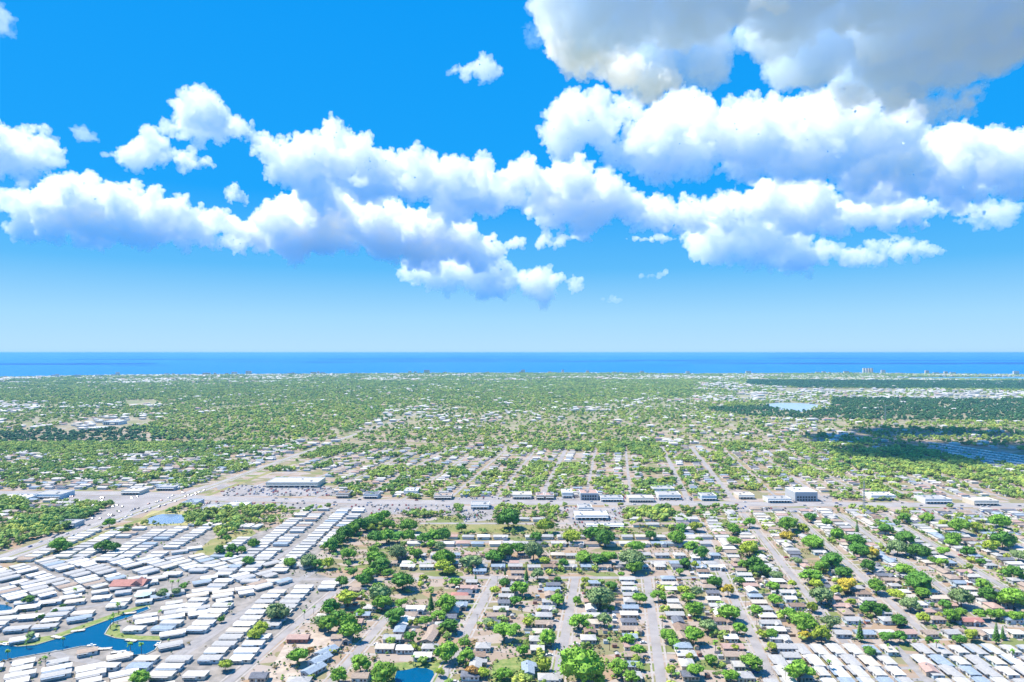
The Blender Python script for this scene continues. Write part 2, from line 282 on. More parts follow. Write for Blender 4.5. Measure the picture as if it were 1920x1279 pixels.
# ---- one-storey house, ridge along x, front towards -y
def house_set(w, d, h, kind):
    wm = MB(); wm.box(-w/2, w/2, -d/2, d/2, 0, h)
    if kind == 'wing': wm.box(w/2-5.2, w/2-.3, -d/2-3.6, -d/2+.01, 0, h-.02)
    rm = MB(); e = .6; rise = d*.17
    (rm.hip if kind == 'hip' else rm.gable)(-w/2-e, w/2+e, -d/2-e, d/2+e, h, h+rise+.2)
    if kind == 'wing':
        t = MB().gable(-d/2-3.9+0, -d/2+3.2, -2.9, 2.9, h+.01, h+1.35)
        rm.add([(w/2-2.75-y, x, z) for x, y, z in t.v], t.f)
    D = MB().box(-.5, .5, -.06, 0, 0, 2.1).mesh('door', door_m); Wn = MB().box(-.8, .8, -.05, 0, 0, 1.2).mesh('window', glass_m)
    G = MB().box(-1.3, 1.3, -.07, 0, 0, 2.2).mesh('garage_door', trim_m); ch = MB().box(-.4, .4, -.4, .4, 0, 1.5).mesh('vent', metal_m)
    parts = [('door', D, (-w*.08, -d/2, .15), 0)]
    for x in (-w*.33, w*.12, w*.36 if kind != 'wing' else w*.2): parts.append(('window', Wn, (x, -d/2, 1.0), 0))
    parts.append(('window', Wn, (w/2, -d*.2, 1.0), math.pi/2)); parts.append(('window', Wn, (-w/2, d*.15, 1.0), -math.pi/2))
    if kind == 'wing': parts.append(('garage_door', G, (w/2-2.75, -d/2-3.6, .05), 0))
    small = MB()                                                     # openings too small to pick apart further off, as one part
    for nm, me, (x, y, z), rz in parts[1:]:
        c, s = math.cos(rz), math.sin(rz); small.add([(x+v[0]*c-v[1]*s, y+v[0]*s+v[1]*c, z+v[2]) for v in [tuple(q.co) for q in me.vertices]], [tuple(p.vertices) for p in me.polygons])
    return dict(wall=wm.mesh('wall', wall_ms[0]), roof=rm.mesh('roof', roofs['white']), parts=parts, small=small.mesh('windows_band', glass_m), door=parts[0],
                w=w, d=d, h=h, kind=kind, vent=(ch, (w*.2, d*.12, h+rise*.45)))
HK = [house_set(14, 8.2, 2.8, 'gable'), house_set(13, 9, 2.9, 'hip'), house_set(15, 7.6, 2.8, 'wing'), house_set(11, 8, 2.8, 'gable'), house_set(12, 7.6, 2.7, 'hip')]
# ---- mobile home: long low box with a shallow metal roof, a carport and a screened porch along one side
def mobile_set(L, w, v):
    wm = MB().box(-L/2, L/2, -w/2, w/2, .35, 2.45); sk = MB().box(-L/2+.1, L/2-.1, -w/2+.1, w/2-.1, 0, .37)
    rm = MB().gable(-L/2-.3, L/2+.3, -w/2-.3, w/2+.3, 2.45, 2.86, .16)
    cp = MB().box(-L/2+.3, L/2-(1.5, 5, 3)[v], -w/2-(2.0, 1.6, 2.2)[v], -w/2-.32, 2.3, 2.42)
    for i in range(4): cp.box(-L/2+.5+i*(L-(2.4, 6, 4)[v])/3.2, -L/2+.62+i*(L-(2.4, 6, 4)[v])/3.2, -w/2-(1.9, 1.5, 2.1)[v], -w/2-(1.9, 1.5, 2.1)[v]+.12, 0, 2.3)
    Wn = MB().box(-.7, .7, -.05, 0, 0, 1.0).mesh('window', glass_m); D = MB().box(-.45, .45, -.06, 0, 0, 2.0).mesh('door', trim_m)
    parts = [('window', Wn, (x*L, -w/2, 1.15), 0) for x in (-.36, -.1, .3)]+[('door', D, (.12*L, -w/2, .4), 0), ('window', Wn, (L/2, 0, 1.1), math.pi/2), ('window', Wn, (-L/2, -.3, 1.1), -math.pi/2)]
    small = MB()
    for nm, me, (x, y, z), rz in parts:
        if nm == 'window':
            c, s = math.cos(rz), math.sin(rz); small.add([(x+q.co.x*c-q.co.y*s, y+q.co.x*s+q.co.y*c, z+q.co.z) for q in me.vertices], [tuple(p.vertices) for p in me.polygons])
    return dict(wall=wm.mesh('wall', wall_ms[0]), skirt=sk.mesh('skirting', wall_ms[2]), roof=rm.mesh('roof', roofs['white']), carport=cp.mesh('carport', trim_m), parts=parts, small=small.mesh('windows_band', glass_m), w=w, L=L)
MK = [mobile_set(14.6, 6.9, 0), mobile_set(13.4, 7.4, 1), mobile_set(15.6, 6.4, 2), mobile_set(11.5, 6.8, 1), mobile_set(16.2, 7.0, 0)]
def put(root, nm, me, m, loc=(0,0,0), rz=0): return link(nm, me, root, m, loc, rz)
def build_house(K, X, Y, rz, roofc, wm, label, group, detail, sx=1.0):
    r = tag(link('house', None, loc=(X, Y, 0), rz=rz), label, 'house', group); r.scale = (sx, .93, random.choice((1, 1, 1.08)))
    put(r, 'wall', K['wall'], wm); rf = put(r, 'roof', K['roof'], roofs[roofc])
    if detail > 0:
        for nm, me, lc, a in (K['parts'] if detail > 1 else K['parts'][:1]): put(r, nm, me, random.choice((door_m, trim_m)) if nm == 'door' else None, lc, a)
        if detail > 1: put(rf, 'vent', K['vent'][0], None, K['vent'][1])
        else: tag(put(r, 'window', K['small'], None), kind='stuff')
    return r
def build_mobile(K, X, Y, rz, roofc, wm, label, group, detail):
    r = tag(link('mobile_home', None, loc=(X, Y, 0), rz=rz), label, 'mobile home', group); r.scale = (1, 1, random.choice((1, 1.05)))
    put(r, 'wall', K['wall'], wm); put(r, 'roof', K['roof'], roofs[roofc]); put(r, 'carport', K['carport'], roofs[random.choice((roofc, 'pale grey', 'pale grey', 'blue-grey'))])
    if detail > 0:
        put(r, 'skirting', K['skirt'], None)
        if detail > 1:
            for nm, me, lc, a in K['parts']: put(r, nm, me, None, lc, a)
        else: tag(put(r, 'window', K['small'], None), kind='stuff')
    return r
ROOFW = ['white']*5+['off-white']*5+['pale grey']*9+['cream']*4+['blue-grey']*4+['dark grey']*3+['tan']*5+['pinkish']*3+['brown']*2
# gather every house of the streets first, nearest first
H_all = []; rg = random.Random(21)
def near_water(X, Y, m=6):
    for pl in [CANAL]+[p for _, p, _ in PONDS]:
        for dx, dy in ((0,0),(m,0),(-m,0),(0,m),(0,-m)):
            if inside(pl, [X+dx], [Y+dy])[0]: return True
    return False
SN = {-235.5:'street edging the trailer park', -173:'first street left of the garden pond', -107:'street at the garden pond', -36:'first street right of the garden pond', 27.5:'second street right of the garden pond', 96:'third street right of the garden pond', 158:'fourth street right of the garden pond', 220:'fifth street right of the garden pond', 277:'sixth street right of the garden pond', 331:'seventh street right of the garden pond', 390:'eighth street right of the garden pond', 450:'ninth street right of the garden pond', 510:'tenth street right of the garden pond', 570:'eleventh street right of the garden pond'}
KEEP_OUT = [PXY(p) for p in ([(690,1232),(835,1232),(850,1300),(680,1300)], [(915,1228),(1035,1228),(1035,1300),(905,1300)], [(1030,1205),(1150,1210),(1180,1300),(1020,1300)], [(776,980),(1035,980),(1035,1004),(760,1000)], [(1040,948),(1172,948),(1172,990),(1030,990)], [(480,1300),(560,1165),(620,1165),(610,1300)], [(850,940),(945,940),(935,978),(850,978)], [(700,940),(860,940),(880,985),(740,985),(700,975)])]
def blocked(X, Y): return any(inside(k, [X], [Y])[0] for k in KEEP_OUT) or near_water(X, Y)
for (u, a, b, w_) in STREETS:
    if u < -240 or u not in SN: continue
    for s in (-1, 1):
        if u == -235.5 and s < 0: continue
        Y = a+6; n = 0
        top = min(b, 612 if u < 90 else 852)
        while Y < top:
            Y += rg.uniform(12.2, 15.5); X, _ = uv(u+s*(17.5+rg.uniform(-1, 1)), Y); n += 1
            if any(abs(Y-c) < 7 and c0 < u < c1 for c, c0, c1 in CROSS if c < 620): continue
            if u > 150 and 395 < Y < 492: continue
            if blocked(X, Y) or rg.random() < .04: continue
            H_all.append((Y, X, (0 if rg.random() < .85 else math.pi/2)-.02, n, s, u))
ROWN = {}
for (Yc, a, b) in ((655,-236,96),(722,-236,96),(800,-236,96),(630,-236,96)):
    for s in (-1, 1):
        u = a+8; n = 0
        while u < b-8:
            u += rg.uniform(15, 19); n += 1; X, Y = uv(u, Yc+s*(13 if Yc != 630 else 2)+rg.uniform(-1, 1))
            if Yc == 630 and s < 0: continue
            if blocked(X, Y) or rg.random() < .08: continue
            H_all.append((Y, X, rg.uniform(-.05, .05), n, s, Yc))
# rows that front the cross street at the bottom right, and odd plots
for n, px in enumerate(range(1578, 1960, 41)):
    X, Y = at(px, 1193); H_all.append((Y, X, rg.uniform(-.1, .1), n+1, 1, 'x'))
def in_view(X, Y, m=40):
    px, py = px_of(X, Y, 3); return -m < px < 1920+m and py < 1279+25
H_all = [h for h in H_all if in_view(h[1], h[0])]; H_all.sort()
NEAR_H = H_all[:296]; REST_H = H_all[296:]
hloc = []
for (Y, X, rz, n, s, u) in NEAR_H:
    c = rg.choice(ROOFW); K = rg.choice(HK); k = {'gable': 'gabled', 'hip': 'hip-roofed', 'wing': 'L-shaped'}[K['kind']]
    if u == 'x': where = 'behind the trailer park lane, %s along' % ordn(n); sh = where
    elif u in ROWN or isinstance(u, int) and u > 600: where = ('%s side of '+{655:'nearest',722:'middle',800:'farthest',630:'short'}[u]+' cross street, %s from the park') % ('near' if s < 0 else 'far', ordn(n))
    else: where = '%s up %s side of %s' % (ordn(n), 'left' if s < 0 else 'right', SN[u].replace('street right of the garden pond', 'street right of the pond').replace('street left of the garden pond', 'street left of the pond'))
    lab = '%s %s house, %s' % (c, k, where)
    face = 0
    build_house(K, X, Y, rz+face, c, rg.choice(wall_ms[:5]), lab, 'one-storey houses along the streets', 2 if Y < 470 else 1 if Y < 700 else 0, rg.uniform(.74, .95))
    hloc.append((X, Y, where))
# ------------------------------------------------------------------ mobile homes
M_all = []
def lattice(poly, ang, pa, pb, phrase, jit=1.0, skip=.07, offs=(0, 0), every=None):
    "rows inside a ground polygon: pitch pa along the row, pb from row to row; ang turns the homes' long axis, rows run square to it"
    c, s = math.cos(ang), math.sin(ang); P = np.array(poly); A = P[:, 0]*c+P[:, 1]*s; B = -P[:, 0]*s+P[:, 1]*c
    i = 0; a = A.min()+offs[0]
    while a < A.max():
        j = 0; b = B.min()+offs[1]
        while b < B.max():
            X, Y = a*c-b*s, a*s+b*c
            if inside(poly, [X], [Y])[0] and not near_water(X, Y, 7) and rg.random() > skip:
                M_all.append((Y+rg.uniform(-jit, jit)*.5, X+rg.uniform(-jit, jit), ang+rg.uniform(-.02, .02), j+1, i+1, phrase))
            b += pb; j += 1
        a += pa if not every or i % 2 == 0 else every; i += 1
def P4(u0, u1, a, b): return [uv(u0, a), uv(u1, a), uv(u1, b), uv(u0, b)]
AV = R(90)-math.atan(SK)
lattice(P4(-584, -449, 655, 772), 0, 18.5, 10.6, 'below the retention pond', every=27)
lattice(P4(-590, -400, 777, 793), AV, 30, 9.8, 'bordering the retention pond')
lattice(P4(-398, -300, 612, 872), 0, 18.5, 10.6, 'in the long diagonal strip', every=28)
lattice(P4(-283, -242, 420, 598), 0, 19.5, 11.2, 'on the outer park street', offs=(4, 0))
lattice(P4(-322, -294, 420, 470), 0, 19.5, 11.2, 'at the canal end', offs=(3, 0))
lattice(P4(-345, -294, 490, 600), 0, 20, 11.4, 'inside the outer park street', every=24)
lattice(PXY([(-90,1066),(0,1066),(90,1052),(182,1048),(300,1050),(325,1070),(225,1088),(0,1100),(-90,1110)]), R(55), 17.5, 10.4, 'in the upper left quarter', every=22)
lattice(PXY([(-90,1112),(0,1104),(60,1092),(215,1078),(232,1092),(180,1112),(40,1130),(-90,1128)]), R(50), 17.5, 10.6, 'left of the red clubhouse')
lattice(PXY([(300,1052),(350,1045),(560,1050),(600,1062),(520,1105),(440,1105),(400,1072),(320,1075)]), R(48), 18, 10.8, 'above the red clubhouse', skip=.1)
lattice(PXY([(290,1150),(355,1112),(450,1102),(478,1108),(400,1150),(330,1202),(305,1196),(232,1184),(222,1170)]), R(25), 18, 10.8, 'between canal and park street')
lattice(PXY([(-90,1168),(60,1160),(190,1122),(262,1128),(198,1152),(140,1170),(96,1188),(20,1195),(-90,1200)]), R(12), 18, 11.2, 'on the far bank of the canal')
lattice(PXY([(-90,1262),(0,1248),(60,1236),(118,1226),(152,1217),(222,1230),(262,1236),(235,1246),(170,1234),(120,1226),(95,1216)]), R(30), 18, 9.6, 'on the near bank of the canal', offs=(1, 0))
lattice(PXY([(-90,1268),(0,1256),(90,1236),(120,1240),(215,1262),(262,1268),(250,1320),(-90,1320)]), R(30), 18.5, 10.0, 'at the lower left corner')
for k, (y, x0) in enumerate(((1215.5, 1472), (1237, 1462), (1257, 1470), (1280, 1450))):
    _, Y = at(0, y, 3); px = x0
    j = 0
    while px < 1965:
        X = (px-CX)*Y/F; j += 1
        if abs(u_of(X, Y)-190) > 7 and abs(u_of(X, Y)-118) > 6: M_all.append((Y+rg.uniform(-.5, .5), X, AV+R(180)+R(6), j, k+1, 'at the lower right corner'))
        px += 11.6*F/Y
CLUB = at(245, 1100)
M_all = [m for m in M_all if in_view(m[1], m[0], 50) and math.hypot(m[1]-CLUB[0], m[0]-CLUB[1]) > 22]
# homes on the plots the rows leave open
PRK = PXY([(-100,1066),(0,1064),(90,1050),(182,1048),(262,990),(345,988),(390,988),(360,1042),(400,1046),(480,1000),(640,948),(700,955),(640,1000),(560,1060),(636,1092),(520,1170),(440,1300),(-100,1300)])
PROADS = [PXY([(270,1275),(290,1258),(330,1232),(372,1200),(440,1157),(520,1110),(610,1060)]), PXY([(95,1222),(120,1232),(170,1240),(215,1254),(250,1262),(300,1260)]), PXY([(-60,1175),(60,1165),(150,1140),(290,1118),(400,1070)]), [uv(-287, 398), uv(-287, 603)], [uv(-331, 600), uv(-331, 885)], [uv(-380, 600), uv(-380, 885)]]
def seg_d(pts, X, Y):
    b_ = 1e9
    for (x0, y0), (x1, y1) in zip(pts, pts[1:]):
        t = max(0, min(1, ((X-x0)*(x1-x0)+(Y-y0)*(y1-y0))/((x1-x0)**2+(y1-y0)**2))); b_ = min(b_, math.hypot(X-x0-t*(x1-x0), Y-y0-t*(y1-y0)))
    return b_
nf = 0
for Yf in np.arange(405, 700, 11.5):
    for Xf in np.arange(-520, -180, 9.0):
        Xq = Xf+rg.uniform(-2, 2); Yq = Yf+rg.uniform(-1, 1)
        if inside(PRK, [Xq], [Yq])[0] and not near_water(Xq, Yq, 8) and min(seg_d(p, Xq, Yq) for p in PROADS) > 9 and all(abs(m[1]-Xq) > 15.5 or abs(m[0]-Yq) > 9.5 for m in M_all):
            nf += 1; M_all.append((Yq, Xq, R(rg.choice((20, 30, 28))), nf, 'odd', 'of plots off the park rows'))
M_all.sort(); keep = []
for m in M_all:                                            # no two homes on one plot
    if all(math.hypot(m[1]-q[1], m[0]-q[0]) > 8.6 for q in keep[-120:]): keep.append(m)
M_all = keep; NEAR_M = M_all[:298]; REST_M = M_all[298:]
MROOF = ['white']*8+['off-white']*8+['pale grey']*7+['cream']*2+['tan']+['blue-grey']
cnt = {}
for (Y, X, rz, j, i, ph) in NEAR_M:
    c = rg.choice(MROOF); K = rg.choice(MK if 'corner' not in ph else MK[2:4])
    if 'in the long' in ph or 'outer' in ph or 'below' in ph: K = rg.choice(MK[:2])
    build_mobile(K, X, Y, rz, c, rg.choice([wall_ms[0], wall_ms[0], wall_ms[1], wall_ms[3]]), ('%s mobile home, %s in %s row %s' % (c, ordn(j), ordn(i), ph) if i != 'odd' else '%s mobile home on an odd plot off the park rows, %s nearest' % (c, ordn(j))), 'mobile homes of the trailer parks', 2 if Y < 462 else 1 if Y < 560 else 0)
# the rest of the houses and mobile homes: past three hundred of a kind, joined
def joined(name, items, meshes):
    mats_ = []; mb = MB()
    for (X, Y, rz, sc, c, K) in items:
        cs, sn = math.cos(rz), math.sin(rz)
        for key, m in (('wall', wall_ms[0]), ('roof', roofs[c])):
            if m not in mats_: mats_.append(m)
            me = K[key]; mb.add([(X+(v.co.x*cs-v.co.y*sn)*sc, Y+(v.co.x*sn+v.co.y*cs)*sc, v.co.z*sc) for v in me.vertices], [tuple(p.vertices) for p in me.polygons], mats_.index(m))
    return tag(link(name, mb.mesh(name, *mats_)), kind='stuff')
joined('distant_mobile_home', [(X, Y, rz, 1, rg.choice(MROOF), rg.choice(MK[:2])) for (Y, X, rz, *_) in REST_M], None)
# ------------------------------------------------------------------ trees
def leaf_mat(name, col, rnd=.18):
    m = mat(name, tuple(c*.55 for c in col), .75, col2=tuple(c*1.75 for c in col), scale=.8, rnd=rnd, spec=.25); return m
LEAF = {'dark green': leaf_mat('dark_oak_leaves', (.07,.18,.022)), 'green': leaf_mat('oak_leaves', (.125,.26,.025)), 'bright green': leaf_mat('fresh_oak_leaves', (.15,.29,.03)),
        'yellow-green': leaf_mat('yellow_green_leaves', (.24,.31,.03)), 'pale grey-green': leaf_mat('grey_green_leaves', (.15,.22,.08)), 'orange-brown': leaf_mat('rusty_leaves', (.30,.17,.05)), 'golden yellow': leaf_mat('yellow_flowering_leaves', (.38,.30,.03))}
mixed = mat('mixed_foliage', (.11,.22,.05), .8, col2=(.31,.40,.08), scale=.007, rnd=.35); mixed_dark = mat('dark_shaded_foliage', (.035,.11,.045), .8, col2=(.07,.16,.05), scale=.01, rnd=.25)  # the dark tone also carries the cloud shadow on the far woods
mixed_b = mat('mixed_bright_foliage', (.20,.31,.045), .8, col2=(.40,.43,.08), scale=.03, rnd=.35)
def crown_mesh(seed, nl, sub, leaves, flat=.75, name='crown'):
    "a crown of unit radius: lobes pushed about by noise, with leaf clumps standing off them"
    r = random.Random(seed); bm = bmesh.new()
    for i in range(nl):
        th = r.uniform(0, 6.28); ph = math.acos(r.uniform(-.25, 1)); rad = r.uniform(.2, .42) if nl > 3 else .7; d = (.62 if i else 0)*r.uniform(.75, 1.1) if nl > 3 else .25
        c = Vector((math.cos(th)*math.sin(ph)*d, math.sin(th)*math.sin(ph)*d, math.cos(ph)*d*flat))
        res = bmesh.ops.create_icosphere(bm, subdivisions=sub, radius=rad)['verts']
        off = Vector((r.uniform(0, 50),)*3)
        for v in res:
            n = v.co.normalized(); v.co = v.co*(1+.6*mnoise.noise(n*2.2+off)+.35*mnoise.noise(n*5+off)); v.co.z *= .85; v.co += c
    vs = [v.co.copy() for v in bm.verts]
    for i in range(leaves):
        p = r.choice(vs)*r.uniform(.97, 1.17); s = r.uniform(.03, .085); a = Vector((r.gauss(0,1), r.gauss(0,1), r.gauss(0,1))).normalized(); b = a.orthogonal().normalized(); a = a*s; b = b*s*.8
        f = bm.faces.new([bm.verts.new(p+q) for q in (a, b, -a, -b)])
    me = bpy.data.meshes.new(name); bm.to_mesh(me); bm.free(); me.materials.append(LEAF['green']); return me
CROWN = [crown_mesh(s, 20, 2, 1500) for s in range(6)]
BIG = [crown_mesh(50+s, 40, 2, 4200) for s in range(2)]
def trunk_mesh(seed):
    r = random.Random(seed); mb = MB(); mb.cone((0,0,0), (.03,0,.55), .055, .04, 6)
    for i in range(4):
        a = i*1.57+r.uniform(-.4, .4); mb.cone((.03,0,.5), (math.cos(a)*.45, math.sin(a)*.45, .9), .03, .012, 5)
    return mb.mesh('trunk', bark_m)
TRUNK = [trunk_mesh(s) for s in range(3)]
def palm_meshes(seed):
    r = random.Random(seed); mb = MB(); mb.cone((0,0,0), (.3,0,7), .19, .13, 6); t = mb.mesh('trunk', bark_m); f = MB()
    for i in range(15):
        a = i*2.4+r.uniform(-.2, .2); up = r.uniform(-.2, 1); L = r.uniform(1.9, 2.5); d = Vector((math.cos(a), math.sin(a), 0)); n = Vector((-d.y, d.x, 0))
        pts = [Vector((.3,0,7))+d*L*q*(1-.15*q)+Vector((0,0,up*L*q*.9-1.5*q*q)) for q in (0, .35, .7, 1)]; wd = (.12, .5, .42, .05)
        f.add([p+n*w_*s+Vector((0,0,-.18*w_)) for p, w_ in zip(pts, wd) for s in (-1, 1)], [(2*k, 2*k+1, 2*k+3, 2*k+2) for k in range(3)])
    return t, f.mesh('frond', LEAF['green'])
PALM = [palm_meshes(s) for s in range(3)]
def pine_meshes(seed):
    r = random.Random(seed); mb = MB(); mb.cone((0,0,0), (0,0,15.5), .3, .05, 6); t = mb.mesh('trunk', bark_m); f = MB()
    for k in range(13):
        z = 2.5+k; L = (2.9-.19*k)*r.uniform(.85, 1.1)
        for i in range(8):
            a = i*.785+k*.4+r.uniform(-.1, .1); d = Vector((math.cos(a), math.sin(a), 0)); n = Vector((-d.y, d.x, 0)); p = Vector((0,0,z))
            f.add([p, p+d*L*.6+n*L*.22+Vector((0,0,.15)), p+d*L+Vector((0,0,-.25)), p+d*L*.6-n*L*.22+Vector((0,0,.15)), p+d*L*.5+Vector((0,0,.55))], [(0,1,4),(1,2,4),(2,3,4),(3,0,4),(0,3,2,1)])
    return t, f.mesh('foliage', LEAF['dark green'])
PINE = [pine_meshes(s) for s in range(2)]
def tree(px, py, w, col, label, spread=None):
    "crown centre (px, py) and crown width w in pixels of the photograph"
    X, Y = at(px, py+w*.42); k = Y/F; r = w*k/2*1.17
    z = r*.78
    big = r > 9
    t = tag(link('tree', None, loc=(X, Y, 0)), label, 'tree', 'broadleaf trees among the houses')
    rz = random.uniform(0, 6.28)
    c = link('crown', random.choice(BIG if big else CROWN), t, LEAF[col], (0, 0, z*1.02+.4), rz); c.scale = (r*random.uniform(.85, 1.18), r*random.uniform(.85, 1.18), r*random.uniform(.7, 1.0))
    q = link('trunk', random.choice(TRUNK), t, None, (0, 0, 0), rz); q.scale = (r, r, z*1.1)
    return t
dk, g, br, yg, pl, og, gy = 'dark green', 'green', 'bright green', 'yellow-green', 'pale grey-green', 'orange-brown', 'golden yellow'
def crop(ox, oy, L): return [(ox+x/4, oy+y/4, w_/4, c) for (x, y, w_, c) in L]
T = crop(480, 960, [(565,255,115,dk),(610,212,105,dk),(668,165,110,dk),(725,128,105,g),(782,105,105,dk),(850,82,105,dk),(905,55,100,g),(962,28,90,g),(860,120,75,yg),(988,98,100,g),(1142,108,115,g),
 (900,195,115,dk),(980,188,115,g),(1060,190,105,dk),(1140,182,100,g),(1262,200,110,dk),(1332,190,105,g),(1402,178,110,dk),(250,382,80,g),(395,372,120,pl),(445,388,100,dk),(540,388,95,yg),(690,330,110,g),(882,290,75,g),(1062,310,125,pl),
 (1198,312,100,g),(1318,245,80,g),(1382,262,80,pl),(1410,350,140,g),(1542,122,75,dk),(1612,380,135,pl),(1790,342,125,dk),(1872,300,120,g),(1892,62,150,dk),(900,350,135,g),(935,402,120,dk),(860,470,110,g),(798,520,105,dk),(985,462,80,g),(730,455,75,dk),
 (640,530,95,dk),(1100,522,150,dk),(1400,410,120,yg),(1450,440,95,yg),(1492,530,75,g),(910,560,75,g),(930,622,150,pl),(945,682,140,g),(1090,692,90,g),(688,650,140,yg),(560,722,150,dk),(1050,790,135,dk),(545,850,135,br),(720,900,150,br),(690,830,130,g),
 (780,762,70,g),(480,832,95,pl),(620,782,110,dk),(1430,700,150,g),(1372,782,100,g),(1272,830,100,br),(1450,858,125,dk),(160,760,140,pl),(40,880,110,yg),(12,930,80,yg),(1742,832,75,pl),(1872,540,90,dk),(1860,910,160,g),(318,1082,140,g),(782,1150,155,br),
 (950,1222,180,br),(1160,940,100,dk),(1430,1060,155,br),(1570,1090,120,br),(1560,985,85,g),(620,1232,125,br),(1620,1202,100,og),(1862,1222,100,g),(1380,1210,70,yg),(400,1050,70,og),(1790,590,70,yg),(1190,1020,60,yg),(1700,1210,80,yg),(1850,745,60,pl),(1255,500,60,yg)])
T += crop(960, 960, [(182,190,75,dk),(45,280,115,dk),(160,300,150,pl),(245,372,70,yg),(190,470,100,pl),(385,385,80,dk),(535,350,125,br),(640,362,110,dk),(730,350,110,g),(905,362,170,pl),(920,420,110,br),(600,170,120,dk),(700,205,140,dk),(450,190,120,yg),
 (250,110,120,yg),(930,262,105,g),(1040,178,85,dk),(1240,202,120,g),(1340,262,90,br),(1420,310,110,dk),(1270,130,90,dk),(1382,112,80,yg),(1402,210,50,g),(1300,390,80,dk),(1372,402,60,yg),(1260,450,55,g),(820,470,50,g),(550,515,55,yg),(340,510,45,dk),(60,580,120,g),
 (30,670,80,dk),(340,662,105,g),(490,670,75,g),(660,650,170,pl),(960,652,110,g),(1100,632,95,g),(740,560,80,dk),(1290,590,90,yg),(1322,642,80,br),(1380,602,95,pl),(1370,732,140,g),(1522,530,100,dk),(1620,590,100,gy),(1632,760,145,br),(1708,882,95,g),(1830,742,90,br),
 (1710,522,75,g),(1660,132,90,g),(1662,222,90,br),(1782,282,120,yg),(1820,402,130,dk),(1735,400,80,g),(1872,432,110,dk),(1782,80,90,g),(500,830,120,br),(580,886,60,g),(690,812,120,pl),(750,730,45,br),(270,950,125,br),(80,1042,85,g),(120,830,80,yg),(20,880,85,g),
 (870,970,105,br),(942,1042,100,g),(1170,932,110,g),(1212,982,75,g),(1360,932,140,g),(1472,862,115,pl),(1380,1202,110,br),(1190,1192,75,yg),(1640,1232,110,g),(1492,1112,80,g),(1792,1132,155,br),(1880,922,80,yg),(520,1172,290,br),(800,1172,140,br),(892,1242,120,br),
 (650,1262,90,yg),(242,1152,130,yg),(1330,1090,60,yg),(320,755,50,pl),(1670,1020,60,yg),(1130,800,45,yg)])
T += crop(1440, 960, [(1842,660,170,br),(1612,552,115,br),(1650,625,130,dk),(1842,465,120,dk),(1130,530,155,dk),(1030,440,110,br),(1130,302,125,dk),(1030,200,125,dk),(970,272,125,pl),(520,172,100,g),(650,222,120,dk),(682,292,125,dk),(340,236,125,g),(480,370,135,dk),
 (408,420,110,g),(320,482,130,g),(570,462,120,dk),(752,410,100,dk),(782,310,100,gy),(600,560,130,gy),(510,590,90,yg),(400,632,150,pl),(360,540,90,yg),(812,562,120,g),(770,732,120,dk),(850,735,90,dk),(960,622,100,yg),(1160,612,90,g),(1450,650,150,pl),(1330,700,90,dk),
 (1070,702,110,pl),(982,818,105,dk),(1170,802,75,yg),(1370,782,110,g),(1442,760,90,br),(1590,770,95,br),(1670,770,95,g),(1750,775,95,br),(1840,785,95,br),(1905,790,80,br),(892,945,90,dk),(990,942,100,dk),(1210,965,60,dk),(1440,962,80,dk),(1530,930,100,yg),(260,130,95,yg),
 (262,842,180,br),(160,772,110,g),(400,922,140,yg),(470,832,120,pl),(275,930,80,gy),(330,720,80,yg),(620,682,65,yg),(50,662,95,g),(40,560,85,g),(140,182,85,gy),(150,102,145,g),(320,42,90,dk),(440,80,70,g),(1020,50,85,g),(1200,50,85,br),(880,132,85,dk),
 (1440,112,125,br),(1762,222,140,dk),(1680,262,110,yg),(1390,200,100,g),(1378,236,80,br),(1500,302,85,dk),(1740,80,130,g),(1602,380,65,dk),(1310,382,80,br),(1230,370,60,g),(1320,300,80,g),(750,1052,85,dk),(240,1202,190,br),(210,372,70,pl),(1320,88,60,yg),(1100,560,60,g),
 (25,920,90,g),(30,1010,70,yg),(1560,120,90,yg),(1880,330,90,pl),(60,480,80,pl),(180,545,60,yg),(690,250,80,dk)])
T += crop(0, 960, [(790,258,110,dk),(860,270,90,dk),(745,265,80,g),(430,250,110,g),(500,265,80,dk),(452,272,60,yg),(1862,370,85,dk),(1050,1250,120,g),(1690,1152,100,yg),(1900,925,90,yg),(215,660,70,dk),(1650,290,90,dk),(1740,280,80,dk),(1700,200,70,g),(1810,290,80,g),
 (470,712,45,dk),(410,750,45,dk),(230,935,70,pl),(1660,810,50,dk),(1380,560,60,dk),(1320,600,60,pl),(1210,620,60,pl),(1720,330,60,g),(820,85,80,g),(1900,240,80,g),(310,790,45,dk),(1230,600,50,dk)])
T = [t for t in T if t[1] < 1285][:292]
def near_phrase(X, Y):
    q = sorted(hloc, key=lambda h: (h[0]-X)**2+(h[1]-Y)**2)[:1]
    return q[0]
tl = {}
CT = [('round', None)]
LM = [((780,1265),'garden pond'),((1090,1252),'huge bottom-edge oak'),((245,1098),'red clubhouse'),((315,972),'retention pond'),((890,992),'playing field'),((1512,930),'flat white block'),((545,905),'supermarket'),((1130,965),'white depot'),((1600,1182),'cross street'),((240,1190),'canal'),((1620,960),'lattice mast'),
      ((1228,1180),'central street'),((1450,1200),'third street bend'),((935,1067),'street at the pond'),((1708,1185),'Norfolk pines'),((1833,1165),'salmon roof'),((590,1200),'sandy lot'),((1072,1080),'T-junction'),((1690,1080),'long white roofs'),((1920,1230),'lower right trailers'),((700,1000),'long trailer strip'),((1300,1000),'third street'),((1440,1010),'fourth street'),((1850,980),'lime green lawn')]
def direction(dx, dy):
    return ('right of' if dx > 0 else 'left of') if abs(dx) > abs(dy)*1.5 else ('below' if dy > 0 else 'above')
descs = []
